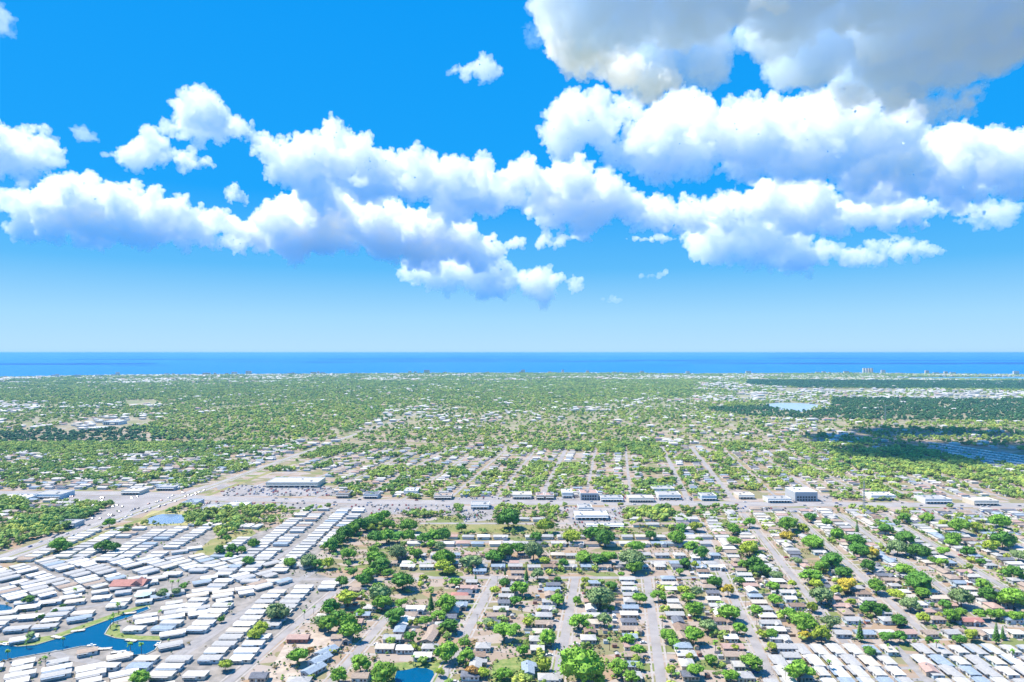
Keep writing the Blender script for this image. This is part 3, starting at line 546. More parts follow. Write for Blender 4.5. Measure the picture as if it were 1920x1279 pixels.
for (px, py, w_, c) in T:
    lm, nm = min(LM, key=lambda l: (l[0][0]-px)**2+(l[0][1]-py)**2); sz = 'large' if w_ > 32 else 'small' if w_ < 20 else 'mid-sized'
    descs.append(('%s %s tree %s the %s' % (sz, c, direction(px-lm[0], py-lm[1]), nm), math.hypot(px-lm[0], py-lm[1])))
for i, (px, py, w_, c) in enumerate(T):
    same = sorted([(d, j) for j, (s, d) in enumerate(descs) if s == descs[i][0]]); rank = [j for _, j in same].index(i)+1
    lab = descs[i][0]+('' if len(same) == 1 else ', nearest of them' if rank == 1 else ', %s nearest of them' % ordn(rank))
    if (px, py) == (1090, 1253): lab = 'huge bright green oak with a many-lobed crown at the bottom edge'
    tree(px, py, w_, c, lab)
# conifers and palms
PN = [(1892/4+480-1892/4+328, 0)]
for (px, yb, yt, lab) in ((1612.5,1203,1160,'tall dark conifer left of the two dark bushes behind the trailers'), (1868,1208,1165,'tall dark conifer in front of the salmon-roofed house'), (808,1150,1108,'tall dense cypress beside the white roofs left of the street'), (892,1094,1074,'slim conifer left of the street head'), (947,1080,1064,'slim conifer right of the street head'), (987,1092,1060,'dark columnar conifer under the pale oak'), (1607,1002,975,'conifer beside the upper cross lane'), (1880,1200,1172,'smaller conifer right of the salmon roof')):
    X, Y = at(px, yb); k = (yb-yt)*Y/F/16; i = int(px) % 2; t = tag(link('conifer', None, loc=(X, Y, 0)), lab, 'conifer', 'conifers'); t.scale = (k*1.15, k*1.15, k)
    link('trunk', PINE[i][0], t); link('foliage', PINE[i][1], t)
palms = [(118,1212,'on the near canal bank under the white roofs'), (50,1216,'on the far canal bank by the tan-roofed home'), (15,1240,'at the canal edge, lower left'), (245,1228,'at the corner of the canal, left one'), (265,1228,'at the corner of the canal, right one'), (212,1172,'on the tip of the canal point, far side'), (207,1180,'on the tip of the canal point, near side'), (222,1152,'between far bank homes and canal'), (775,1248,'on the lawn above the garden pond'), (570,1160,'by the park entrance street, tall one'), (588,1152,'by the park entrance street, short one'), (1143,1220,'before the house with the tall roof'), (1145,1190,'in the dry yard between the two oaks'), (85,1250,'among the lower left homes'), (300,1160,'beside the canal head'), (322,1108,'in the scrub right of the clubhouse, first'), (334,1102,'in the scrub right of the clubhouse, second'), (346,1112,'in the scrub right of the clubhouse, third'), (1898,1240,'between the lower right trailers, right one'), (1755,1222,'between the lower right trailers, middle one'), (1665,1225,'between the lower right trailers, left one'), (1555,1262,'in the front row of the lower right trailers'), (640,1130,'left of the first oak grove'), (430,1150,'beside the park street'), (140,1120,'among the homes left of the clubhouse'), (1812,1090,'beside the wide pale street'), (878,1238,'by the lane below the pond oaks'), (1342,1225,'in front of the third street'), (1268,1232,'right of the central street'), (1000,1200,'left of the T-junction street')]
for i, (px, py, ph) in enumerate(palms):
    X, Y = at(px, py); t = tag(link('palm_tree', None, loc=(X, Y, 0), rz=i*1.3), 'slender palm '+ph, 'palm tree', 'palms dotted among the homes'); s = random.uniform(.8, 1.2); t.scale = (s, s, s)
    link('trunk', PALM[i % 3][0], t); link('frond', PALM[i % 3][1], t)
# ------------------------------------------------------------------ far land: cover nobody could count
def wedge(n, Y0, Y1, m=1.12, p=1.0):
    "points spread evenly over the ground seen between two depths"
    Y = np.sqrt(rng.uniform(Y0**2, Y1**2, n)); X = rng.uniform(-.78*m, .78*m, n)*Y; return X, Y
FOREST = [PXY(p) for p in ([(235,803),(420,772),(560,756),(730,768),(700,790),(615,818),(520,836),(400,836),(300,826)], [(-60,818),(230,797),(330,812),(400,828),(380,840),(200,846),(-60,848)],
   [(1310,768),(1440,762),(1470,772),(1530,774),(1560,764),(1560,748),(1960,750),(1960,792),(1650,790),(1400,783)], [(1000,800),(1185,800),(1240,838),(1180,852),(1080,846),(1000,842)],
   [(1560,852),(1700,838),(1760,852),(1850,872),(1960,900),(1960,925),(1800,900),(1560,876)], [(-40,1012),(60,970),(232,944),(236,952),(150,988),(-40,1042)], [(-40,940),(50,935),(58,950),(-40,972)], [(-40,1054),(60,1028),(120,1010),(136,1022),(92,1036),(-40,1074)],
   [(345,975),(360,966),(420,960),(470,945),(560,936),(572,945),(500,962),(445,985),(360,985)], [(-60,722),(1300,712),(1300,745),(700,765),(420,760),(-60,752)], [(1400,714),(1960,716),(1960,732),(1500,728),(1400,722)], [(760,932),(868,940),(858,965),(790,972),(740,962)], [(1180,965),(1260,948),(1262,975),(1180,985)], [(400,1050),(400,1000),(440,985),(455,985),(440,1000)])]
CLEAR = [PXY(p) for p in ([(1380,738),(1440,738),(1440,746),(1380,746)], [(235,752),(292,750),(292,762),(240,763)], [(490,885),(610,885),(640,935),(400,935),(400,912)], [(1740,828),(1960,850),(1960,884),(1860,866)], [(1455,728),(1700,730),(1700,738),(1455,737)], [(1750,738),(1880,740),(1880,752),(1750,748)], [(790,982),(1000,985),(1030,1001),(776,997)], [(1370,918),(1560,925),(1560,945),(1370,945)],
   [(180,785),(280,785),(280,800),(120,812),(100,800)])]+[PXY(p) for p in PARKING]
WATER = [CANAL]+[p for _, p, _ in PONDS]
def mask(polys, X, Y):
    r = np.zeros(len(X), bool)
    for p in polys: r |= inside(p, X, Y)
    return r
def hash_noise(X, Y, s, seed=0):
    "smooth value noise on a grid of size s"
    r = np.random.default_rng(seed).random((256, 256)); x = X/s+1000; y = Y/s+1000; i = np.floor(x).astype(int); j = np.floor(y).astype(int); fx = x-i; fy = y-j; fx = fx*fx*(3-2*fx); fy = fy*fy*(3-2*fy); i %= 256; j %= 256; i1 = (i+1) % 256; j1 = (j+1) % 256
    return (r[i, j]*(1-fx)+r[i1, j]*fx)*(1-fy)+(r[i, j1]*(1-fx)+r[i1, j1]*fx)*fy
def street_gap(X, Y):
    "metres to the nearest street of the grid, large beyond it"
    U = u_of(X, Y); d = np.full(len(X), 99.)
    for (u, a, b, w_) in STREETS:
        s = (Y > a-3) & (Y < b+3); d = np.where(s, np.minimum(d, abs(U-u)), d)
    for u in FAR_STREETS:
        s = (Y > 925) & (Y < 1450); d = np.where(s, np.minimum(d, abs(U-u)), d)
    for c in (1090, 1275, 1450): d = np.where((U > -560) & (U < 1000), np.minimum(d, abs(Y-c)), d)
    for (c, a, b) in CROSS: d = np.where((U > a) & (U < b), np.minimum(d, abs(Y-c)), d)
    hx = np.interp(Y, [p[1] for p in HIGHWAY], [p[0] for p in HIGHWAY]); d = np.where((Y > 540) & (Y < 2260), np.minimum(d, np.where(Y < 1030, np.abs(X-hx-8)-24, np.abs(X-hx)-10)), d)
    ay = np.interp(X, [p[0] for p in ARTERIAL], [p[1] for p in ARTERIAL]); d = np.minimum(d, np.abs(Y-ay)-16)
    return d
coastX = np.array([p[0] for p in coast]); coastY = np.array([p[1] for p in coast])
PARKPOLY = PXY([(-160,1064),(0,1060),(90,1044),(240,1000),(262,985),(345,985),(360,988),(400,988),(410,1010),(480,1000),(640,945),(730,950),(640,1005),(560,1060),(640,1090),(520,1200),(440,1300),(-160,1300)])
LOWR = PXY([(1450,1206),(2050,1206),(2050,1310),(1440,1310)])
sc_crown = [crown_mesh(200+i, 7, 2, 90, name='far_crown') for i in range(3)]+[crown_mesh(300+i, 5, 1, 26, name='far_crown') for i in range(3)]
def cover(name, X, Y, r, mats_, meshes):
    n = len(X); k = len(meshes); pick = rng.integers(0, k, n)
    for i in range(k):
        s = pick == i; me = meshes[i].copy(); me.materials.clear(); me.materials.append(mats_[i % len(mats_)])
        scatter(name, np.stack([X[s], Y[s], r[s]*.62], 1), r[s], me)
def forest_ok(X, Y): return ~mask(WATER, X, Y) & ~mask(CLEAR, X, Y) & (Y < np.interp(X, coastX, coastY)-60)
# trees of the middle distance (between the named ones and the highway)
X, Y = wedge(42000, 400, 1500); f = mask(FOREST, X, Y); ok = forest_ok(X, Y) & (street_gap(X, Y) > 4.6) & ~mask([PARKPOLY, LOWR], X, Y)
grove = hash_noise(X, Y, 55, 3)*.6+hash_noise(X, Y, 22, 4)*.4
far_boost = np.clip((Y-700)/400, 0, 1)
p = np.where(f, .95, np.clip((grove-.42)*5, 0, 1)*(.36+.56*far_boost)+.04)*np.where(street_gap(X, Y) < 10, .6, 1.15)
s = ok & (rng.random(len(X)) < p) & ~((Y < 800) & ~f & (rng.random(len(X)) > .7)); X, Y, f = X[s], Y[s], f[s]
r = rng.uniform(2.0, 5.0, len(X))+1.4*far_boost[s]; r[f] = rng.uniform(4.5, 7.5, f.sum()); print('mid trees', len(X))
lush = mask([FOREST[0]], X, Y); cover('woodland', X[~lush], Y[~lush], r[~lush], [mixed, mixed_b, mixed], sc_crown[:3]); LUSH = [(X[lush], Y[lush], r[lush])]
# beyond the highway
Y0 = 1500; X, Y = wedge(215000, Y0, 7100); f = mask(FOREST, X, Y); ok = forest_ok(X, Y) & (street_gap(X, Y) > 7)
grove = hash_noise(X, Y, 420, 5)*.45+hash_noise(X, Y, 130, 6)*.35+hash_noise(X, Y, 45, 16)*.2
p = np.where(f, 1, np.where(Y < 2300, .42+.58*np.clip((grove-.42)*4, 0, 1), .25+.75*np.clip((grove-.36)*4.5, 0, 1)))*np.interp(Y, [1500, 3000, 5900], [.8, .75, .8])
s = ok & (rng.random(len(X)) < p); X, Y, f = X[s], Y[s], f[s]; r = rng.uniform(4.5, 8.5, len(X))*np.interp(Y, [1500, 5900], [1, 1.35]); print('far trees', len(X))
shade_toned = mask([FOREST[1], FOREST[2], FOREST[10]], X, Y)  # cloud shadow over these woods is put into a darker foliage colour
lush = mask([FOREST[0]], X, Y); q = ~shade_toned & ~lush; cover('far_woodland', X[q], Y[q], r[q], [mixed, mixed_b, mixed], sc_crown[3:]); LUSH.append((X[lush], Y[lush], r[lush])); LX, LY, LR = [np.concatenate([l[i] for l in LUSH]) for i in range(3)]; cover('bright_green_woodland', LX, LY, LR*1.1, [mixed_b, mixed_b, mat('fresh_marsh_foliage', (.12,.25,.045), .8, col2=(.27,.40,.07), scale=.006, rnd=.25)], sc_crown[3:]); cover('shade_toned_wood', X[shade_toned], Y[shade_toned], r[shade_toned]*1.1, [mixed_dark], sc_crown[3:])
# small bushes and hedges of the near yards
X, Y = wedge(24000, 395, 860); ok = ~mask(WATER, X, Y) & (street_gap(X, Y) > 5.5); g_ = hash_noise(X, Y, 14, 8); s = ok & (g_ > .42) & ~(mask([PARKPOLY, LOWR], X, Y) & (rng.random(len(X)) > .25)); X, Y = X[s], Y[s]; r = rng.uniform(.6, 1.9, len(X))
cover('shrubbery', X, Y, r, [mixed_dark, mat('dry_scrub', (.20,.16,.07), col2=(.30,.24,.10), scale=.3, rnd=.3), mixed], sc_crown[3:])
# houses past the first three hundred
FH = [(X_, Y_, rz, 1, rg.choice(ROOFW), rg.choice(HK)) for (Y_, X_, rz, n, s_, u) in REST_H]
for u in FAR_STREETS:
    for s_ in (-1, 1):
        Yh = 938.
        while Yh < 1445:
            Yh += rg.uniform(13, 18)
            Xh, _ = uv(u+s_*(16+rg.uniform(-1.5, 1.5)), Yh)
            if abs(px_of(Xh, Yh)[0]-960) > 1010 or rg.random() < .15 or mask(FOREST+CLEAR+WATER, np.array([Xh]), np.array([Yh]))[0]: continue
            FH.append((Xh, Yh, rg.uniform(-.05, .05), .85, rg.choice(ROOFW), rg.choice(HK)))
Xr, Yr = wedge(5200, 640, 1500); ok = forest_ok(Xr, Yr) & ~mask(FOREST+[PARKPOLY], Xr, Yr) & (street_gap(Xr, Yr) > 12); Ur = u_of(Xr, Yr)
ok &= ((Ur < -640) | (Ur > 990)) | ((Ur > 600) & (Yr < 860)); print('side houses', ok.sum())
for x_, y_ in zip(Xr[ok], Yr[ok]): FH.append((x_, round(y_/17)*17+rg.uniform(-2, 2), rg.uniform(-.1, .1), 1, rg.choice(ROOFW), rg.choice(HK)))
joined('distant_house', FH, None)
Xr, Yr = wedge(42000, 1450, 7000); cl = (1-hash_noise(Xr, Yr, 420, 5))*.5+hash_noise(Xr, Yr, 150, 9)*.5
ok = (Yr < np.interp(Xr, coastX, coastY)-70) & ~mask(WATER, Xr, Yr) & ~(mask(FOREST, Xr, Yr) & (rng.random(len(Xr)) > .12)) & (rng.random(len(Xr)) < np.interp(Yr, [1450, 2300, 3200, 7000], [1, .9, .9, 1])*np.clip((cl-.40)*6, .10, 1))
Xr, Yr = Xr[ok], Yr[ok]; print('far houses', len(Xr))
for c, fr in (('white', .34), ('cream', .2), ('pinkish', .2), ('pale grey', .26)):
    s = rng.random(len(Xr)) < fr; hm_ = MB(); K = HK[1]; hm_.add([tuple(v.co) for v in K['wall'].vertices], [tuple(p_.vertices) for p_ in K['wall'].polygons], 0); hm_.add([tuple(v.co) for v in K['roof'].vertices], [tuple(p_.vertices) for p_ in K['roof'].polygons], 1)
    scatter('far_house', np.stack([Xr[s], np.round(Yr[s]/30)*30, np.full(s.sum(), 1.5)], 1), rng.uniform(.8, 1.4, s.sum())*np.interp(Yr[s], [1450, 5000], [1, 1.7]), hm_.mesh('far_house', wall_ms[0], roofs[c]), rot=rng.uniform(-.15, .15, s.sum()))
    Xr, Yr = Xr[~s], Yr[~s]
# rows of trailers on the shaded ground at the right edge
TR = []
for i in range(36):
    for j in range(7):
        px_, py_ = 1745+i*8+j*12, 832+i*1.2+j*6.5
        if px_ < 1960: x_, y_ = at(px_, py_); TR.append((x_, y_, R(75), 1.1, rg.choice(['white', 'white', 'pale grey']), MK[0]))
joined('distant_trailer', TR, None)
# ------------------------------------------------------------------ shops, condominiums, masts, cars, docks
def commercial(px, py, wpx, depth, h, roofc, wm, label, cat='shop building', windows=6, name='shop_building', parapet=True, rz=0.0, canopy=True):
    X, Y = at(px, py); w_ = wpx*Y/F; r = tag(link(name, None, loc=(X, Y+depth/2, 0), rz=rz), label, cat, 'commercial buildings along the main roads')
    put(r, 'wall', MB().box(-w_/2, w_/2, -depth/2, depth/2, 0, h).mesh('wall', wm), None)
    rf = put(r, 'roof', MB().box(-w_/2+.3, w_/2-.3, -depth/2+.3, depth/2-.3, h, h+.12).mesh('roof', roofs[roofc]), None)
    if parapet:
        mb = MB(); t = .3
        for b_ in ((-w_/2, w_/2, -depth/2, -depth/2+t), (-w_/2, w_/2, depth/2-t, depth/2), (-w_/2, -w_/2+t, -depth/2+t, depth/2-t), (w_/2-t, w_/2, -depth/2+t, depth/2-t)): mb.box(b_[0], b_[1], b_[2], b_[3], h+.0, h+.7)
        put(rf, 'parapet', mb.mesh('parapet', trim_m), None)
    ac = MB().box(-1.2, 1.2, -1, 1, 0, 1.3).mesh('air_conditioner', metal_m)
    for i in range(random.randint(2, 4)): put(rf, 'air_conditioner', ac, None, (random.uniform(-.38, .38)*w_, random.uniform(-.3, .3)*depth, h+.12))
    ws = w_/(windows+1)*.7; wn = MB().box(-ws/2, ws/2, -.08, 0, 0, min(2.6, h*.45)).mesh('window', glass_m)
    for fl in range(max(1, int(h//4.2))):
        for i in range(windows): put(r, 'window', wn, None, (-w_/2+(i+1)*w_/(windows+1), -depth/2, .5+fl*3.6))
    if canopy and h < 8: put(r, 'canopy', MB().box(-w_/2+.5, w_/2-.5, -depth/2-2.4, -depth/2-.09, 3.2, 3.5).mesh('canopy', trim_m), None)
    return r
wm = wall_ms
COM = [(547,914,98,42,7,'off-white',wm[1],'huge cream-roofed supermarket facing its wide car park','supermarket',9),(642,934,24,22,6,'brown',wm[4],'brown-roofed shop beside the main road, right of the supermarket','shop building',4),(695,935,28,20,5.5,'dark grey',wm[2],'long dark-roofed shop on the main road, above the diagonal trailer strip','shop building',5),
 (770,929,26,24,6,'white',wm[0],'white boxy building half behind the big dark oak','shop building',4),(979,936,36,24,5.5,'cream',wm[1],'cream-roofed shop row at the left end of the central stretch','shop building',6),(1013,937,15,20,5.5,'pinkish',wm[4],'left one of two pink-roofed shop blocks on the main road','shop building',3),(1031,937,16,20,5.5,'pinkish',wm[4],'right one of two pink-roofed shop blocks on the main road','shop building',3),
 (1064,934,20,26,7,'white',wm[0],'narrow white-roofed building left of the pink-roofed hall','shop building',3),(1105,938,33,26,9,'pinkish',wm[2],'tall pink-roofed hall with a dark glazed front on the main road','hall',6),(1148,941,42,18,5,'pale grey',wm[0],'low grey-roofed shop row right of the tall hall','shop building',7),(1203,942,48,20,5.5,'cream',wm[1],'longest low cream-roofed strip of shops on the central stretch','shop building',9),
 (1256,937,42,26,6,'pale grey',wm[0],'grey-roofed shops at the corner of the crossing','shop building',6),(1245,925,40,22,6,'pale grey',wm[2],'grey building behind the corner shops','workshop',5),(1330,939,28,20,6.5,'pale grey',wm[3],'building with a blue glass front right of the crossing','office building',4),(1215,829,18,40,7,'white',wm[0],'white-roofed church-sized hall beside the far straight street','hall',3),
 (1512,940,42,34,12,'white',wm[2],'flat white three-storey block standing above the shops','office building',7),(1657,938,46,24,6,'white',wm[0],'long white-roofed shop behind the lattice mast','shop building',7),(1462,943,44,20,5,'pale grey',wm[0],'low grey-roofed shop left of the three-storey block','shop building',7),(1400,936,30,22,5,'cream',wm[1],'cream-roofed shop between the crossing and the three-storey block','shop building',4),
 (1760,945,50,26,6,'pale grey',wm[0],'wide grey-roofed store near the right edge of the main road','shop building',7),(1850,948,46,24,6,'cream',wm[1],'cream-roofed store at the right edge of the main road','shop building',6),(88,936,52,30,6,'pale grey',wm[3],'blue-walled store behind the left forest strip','store',6),(208,797,30,40,9,'white',wm[0],'long white two-storey institution beyond the mangroves','school building',8),
 (175,808,30,40,7,'white',wm[1],'lower white institution building in front of the long one','school building',8),(310,920,34,24,5,'pale grey',wm[2],'grey-roofed motel beside the highway','motel',6),(397,962,44,26,5,'pale grey',wm[3],'pale green-white shed beside the retention pond trees','warehouse',4),(440,956,40,22,5,'white',wm[0],'white flat shed right of the pale green-white one','warehouse',4),(355,950,28,22,5,'blue-grey',wm[2],'blue-grey shed above the retention pond','warehouse',3),
 (1110,975,62,24,5,'white',wm[0],'white depot roof inside the fenced grey yard','warehouse',7),(1098,960,26,20,5,'pale grey',wm[2],'smaller grey depot behind the white depot','warehouse',3),(1135,992,70,10,4,'white',wm[0],'long narrow white shed at the lower fence of the depot yard','warehouse',8),(20,942,60,30,5,'white',wm[0],'white store at the left edge near the side road','store',6),(120,990,40,18,5,'pale grey',wm[2],'grey shed beside the forest strip','warehouse',4),
 (900,955,34,22,5,'pale grey',wm[0],'grey-roofed store below the central shop rows','shop building',4),(830,937,34,20,5,'tan',wm[4],'tan-roofed shop below the big dark oak','shop building',5),(245,928,36,24,5,'cream',wm[1],'cream-roofed store left of the highway junction','store',5)]
for c in COM: commercial(c[0], c[1], c[2], c[3], c[4], c[5], c[6], c[7], c[8], c[9], name=c[8].replace(' ', '_') if c[8] != 'hall' else 'assembly_building')
# the clubhouse with its folded red roof, and the round pavilion
X, Y = CLUB; cr = tag(link('clubhouse', None, loc=(X, Y, 0), rz=R(4)), 'clubhouse with a broad faded red gabled roof in the middle of the trailer park', 'clubhouse')
put(cr, 'wall', MB().box(-13, 13, -8, 8, 0, 3.2).mesh('wall', wm[0]), None); mbr = MB().gable(-14, 14, -9, 9, 3.2, 6.4); tt = MB().gable(-8, 3, -5, 5, 3.6, 7.6); mbr.add([(8-y, x, z) for x, y, z in tt.v], tt.f); put(cr, 'roof', mbr.mesh('roof', roofs['red']), None)
wn = MB().box(-1.1, 1.1, -.06, 0, 0, 1.5).mesh('window', glass_m)
for i in range(5): put(cr, 'window', wn, None, (-10+i*5, -8, 1))
X, Y = at(268, 1121); pv_ = tag(link('pavilion', None, loc=(X, Y, 0)), 'round pale turquoise pavilion roof below the red clubhouse', 'pavilion'); mbp = MB().cone((0,0,3), (0,0,4.8), 6.5, .4, 14); put(pv_, 'roof', mbp.mesh('roof', mat('pale_turquoise_roof', (.45,.62,.62))), None)
mbp = MB(); pm_ = MB().cone((0,0,0), (0,0,3), .2, .2, 6).mesh('post', trim_m)
for i in range(6): put(pv_, 'post', pm_, None, (5.6*math.cos(i*1.047), 5.6*math.sin(i*1.047), 0))
# single houses that stand out: the blue hip-roofed house, the salmon roof, the dark A-frame
for (px, py, K, rz, c, w2, lab) in ((990,1262,HK[2],R(90),'blue-grey',wm[3],'blue-grey gabled house on the green lawn left of the huge oak'), (1030,1278,HK[1],0,'pale grey',wm[0],'pale hip-roofed house at the bottom edge under the blue-grey one'), (1820,1170,HK[0],0,'red',wm[4],'low house with a salmon red roof in front of the long green hedge'), (1742,1262,HK[3],R(80),'pinkish',wm[4],'home with a salmon roof among the white lower right trailers'),
   (812,1188,HK[3],R(90),'tan',wm[5],'steep tan gabled house with a dark front left of the oak pair'), (805,1202,HK[0],R(80),'tan',wm[1],'pinkish-tan gabled house just below the steep one'), (862,1122,HK[1],0,'red',wm[5],'red-fronted house beside the street left of the conifers'), (793,1236,HK[3],0,'white',wm[3],'small white-roofed house above the garden pond'), (760,1222,HK[3],0,'white',wm[0],'white-roofed house left of the garden pond lawn'),
   (612,1228,HK[0],R(60),'blue-grey',wm[2],'first of three long blue-grey roofs stepping down the sandy lot'), (600,1243,HK[0],R(60),'blue-grey',wm[2],'second of three long blue-grey roofs stepping down the sandy lot'), (588,1262,HK[0],R(60),'blue-grey',wm[2],'third of three long blue-grey roofs stepping down the sandy lot'), (560,1202,HK[0],0,'pinkish',wm[5],'brick-red low house at the top of the sandy lot'), (560,1285,HK[1],0,'pale grey',wm[0],'pale roof at the bottom edge below the three blue-grey roofs')):
    X, Y = at(px, py); build_house(K, X, Y, rz, c, w2, lab, 'one-storey houses that stand alone', 2 if Y < 470 else 1)
# beachfront towers on the horizon
def condo(px, wm_, d, h, lab, floors, name='condominium_tower', grp='beachfront buildings along the far shore'):
    Yc = np.interp((px-CX)*6500/F, coastX, coastY)-85; X = (px-CX)*Yc/F; r = tag(link(name, None, loc=(X, Yc, 0)), lab, 'apartment tower' if h > 25 else 'beachfront building', grp)
    put(r, 'wall', MB().box(-wm_/2, wm_/2, -d/2, d/2, 0, h).mesh('wall', random.choice(wm[:2])), None)
    bd = MB().box(-wm_/2+2, wm_/2-2, -.3, 0, 0, .5).mesh('balcony_opening', glass_m)
    for f_ in range(floors): put(r, 'balcony_opening', bd, None, (0, -d/2, 1.2+f_*h/floors))
    put(r, 'roof', MB().box(-wm_/2+1, wm_/2-1, -d/2+1, d/2-1, h, h+2.2).mesh('roof', roofs['pale grey']), None)
for i, px in enumerate((1619.5, 1624.5, 1629.5, 1634.5)): condo(px, 17, 18, 52, '%s from the left of the four identical white towers on the far shore' % ordn(i+1), 10)
rb = random.Random(4); BF = []
for i in range(58):
    px = rb.uniform(20, 1910)
    if 1605 < px < 1650: continue
    BF.append(px)
for i, px in enumerate(sorted(BF)): condo(px, rb.uniform(18, 55), 16, rb.choice((14, 18, 22, 28, 36)), 'low pale building on the far beach strip, %s from the left' % ordn(min(59, i+1)), 3, 'beachfront_building')
# lattice masts
def mast(px, yb, yt, lab, arm):
    X, Y = at(px, yb); h = (yb-yt)*Y/F; r = tag(link('lattice_mast', None, loc=(X, Y, 0)), lab, 'mast'); w0 = h*.028; mb = MB()
    for sx in (-1, 1):
        for sy in (-1, 1): mb.cone((sx*w0, sy*w0, 0), (sx*.4, sy*.4, h), .22, .14, 4)
    put(r, 'leg', mb.mesh('leg', metal_m), None); mb = MB(); n = 14
    for k in range(n):
        a = w0+(.4-w0)*k/n; b = w0+(.4-w0)*(k+1)/n; z0, z1 = h*k/n, h*(k+1)/n
        for s in (-1, 1): mb.cone((-a, s*a, z0), (b, s*b, z1), .1, .1, 4); mb.cone((s*a, -a, z0), (s*b, b, z1), .1, .1, 4)
    tag(put(r, 'bracing', mb.mesh('bracing', metal_m), None), kind='stuff')
    if arm: put(r, 'crossarm', MB().box(-2, 12, -.4, .4, h*.96, h*.96+1.2).mesh('crossarm', metal_m), None)
mast(1620, 962, 902, 'tall lattice mast rising from the houses right of the three-storey block', False); mast(1660, 792, 760, 'far lattice mast with a crossarm against the dark wood', True)
# power poles down the streets
PM = MB().cone((0,0,0), (0,0,10.5), .17, .11, 6).mesh('pole', mat('weathered_pole_wood', (.30,.25,.20))); CA = MB().box(-1.2, 1.2, -.08, .08, 9.6, 9.78).mesh('crossarm', mat('weathered_pole_wood', (.3,.25,.2)))
for u, a, nm in ((27.5, 1, 'central street'), (96, 1, 'third street'), (-107, 1, 'pond street'), (158, 1, 'fourth street')):
    for i in range(6):
        X, Y = uv(u+6.2, 412+i*42 if u < 150 else 500+i*42); r = tag(link('power_pole', None, loc=(X, Y, 0)), 'wooden power pole, %s up the right side of the %s' % (ordn(i+1), nm), 'power pole', 'power poles along the streets'); put(r, 'pole', PM, None); put(r, 'crossarm', CA, None)
# cars
paint = [(n, mat(n.replace(' ', '_')+'_car_paint', c, .35, spec=.5)) for n, c in (('white', (.75,.75,.75)), ('silver', (.45,.46,.48)), ('black', (.03,.03,.035)), ('grey', (.16,.17,.18)), ('red', (.42,.04,.03)), ('blue', (.05,.12,.32)), ('tan', (.42,.36,.27)))]
def car_mesh():
    P = [(-2.3,.35),(-2.3,.85),(-1.55,1.0),(-.9,1.42),(.75,1.45),(1.5,.98),(2.25,.8),(2.3,.35)]; n = len(P); b = MB()
    b.add([(x, -.88 if z < 1.1 else -.66, z) for x, z in P]+[(x, .88 if z < 1.1 else .66, z) for x, z in P], [tuple(range(n))[::1], tuple(range(n, 2*n))[::-1]]+[(i, n+i, n+(i+1) % n, (i+1) % n)[::-1] for i in range(n)])
    gl = MB(); Q = [(-1.45,1.03),(-.92,1.36),(.72,1.39),(1.38,1.02)]; m_ = 4
    for s in (-1, 1): gl.add([(x, s*(.90 if z < 1.1 else .70), z) for x, z in Q], [(0,1,2,3) if s > 0 else (3,2,1,0)])
    gl.add([(1.53,-.7,1.0),(1.53,.7,1.0),(.80,.58,1.455),(.80,-.58,1.455)], [(0,1,2,3)]); gl.add([(-1.58,-.7,1.02),(-1.58,.7,1.02),(-.95,.58,1.43),(-.95,-.58,1.43)], [(3,2,1,0)])
    wh = MB().cone((0,-.1,0), (0,.1,0), .33, .33, 10).mesh('wheel', mat('tyre_rubber', (.02,.02,.02)))
    return b.mesh('body', paint[0][1]), gl.mesh('window', glass_m), wh
CB, CG, CW = car_mesh()
ncar = 0
def car(X, Y, rz, lab, near):
    global ncar; ncar += 1; nm, pm = random.choices(paint, (6, 4, 3, 3, 1.4, 1.4, 1.5))[0]; lab = once(nm+' '+lab)[len(nm)+1:]
    r = tag(link('parked_car', None, loc=(X, Y, .06), rz=rz), nm+' '+lab, 'car', 'cars on the streets and in the yards'); put(r, 'body', CB, pm); put(r, 'window', CG, None)
    if near:
        for sx in (-1.4, 1.4):
            for sy in (-.85, .85): put(r, 'wheel', CW, None, (sx, sy, .33))
rc = random.Random(12)
drive = MB()
for (X, Y, where) in hloc:
    u = u_of(X, Y); st = min([q for q in STREETS if q[1]-8 < Y < q[2]+8], key=lambda q: abs(q[0]-u), default=None)
    if st and 8 < abs(st[0]-u) < 24:
        s = 1 if u > st[0] else -1; Yd = Y-5.6; u0, u1 = sorted((st[0]+s*(st[3]/2+.1), st[0]+s*14.5)); drive.add([(*uv(u0, Yd-1.5), .02+.001), (*uv(u1, Yd-1.5), .021), (*uv(u1, Yd+1.5), .021), (*uv(u0, Yd+1.5), .021)], [(0,1,2,3)])
        if rc.random() < .5 and Y < 780: Xc, Yc = uv(st[0]+s*rc.uniform(8, 11), Yd); car(Xc, Yc, rc.uniform(-.06, .06)+(0 if rc.random() < .5 else math.pi), 'car at the house '+where, Y < 500)
tag(link('driveway', drive.mesh('driveway', concrete)), kind='structure')
hw = [(x, y) for x, y in HIGHWAY]
MV = []
for i in range(56):
    Yh = rc.uniform(700, 1000); Xh = np.interp(Yh, [p[1] for p in hw], [p[0] for p in hw])+rc.choice((-13, -9.5, -6, 6, 9.5, 13)); MV.append((Xh, Yh))
for i, (x, y) in enumerate(sorted(MV, key=lambda q: q[1])): car(x, y, AV, 'car on the highway, %s from its near end' % ordn(i+1) if i < 59 else 'car on the highway, last one', False)
MV = []
for i in range(48):
    Xh = rc.uniform(-330, 700); Yh = np.interp(Xh, [p[0] for p in ARTERIAL], [p[1] for p in ARTERIAL])+rc.choice((-9, -5.5, 5.5, 9)); MV.append((Xh, Yh))
for i, (x, y) in enumerate(sorted(MV)): car(x, y, 0, 'car on the main road, %s from the left' % ordn(i+1), False)
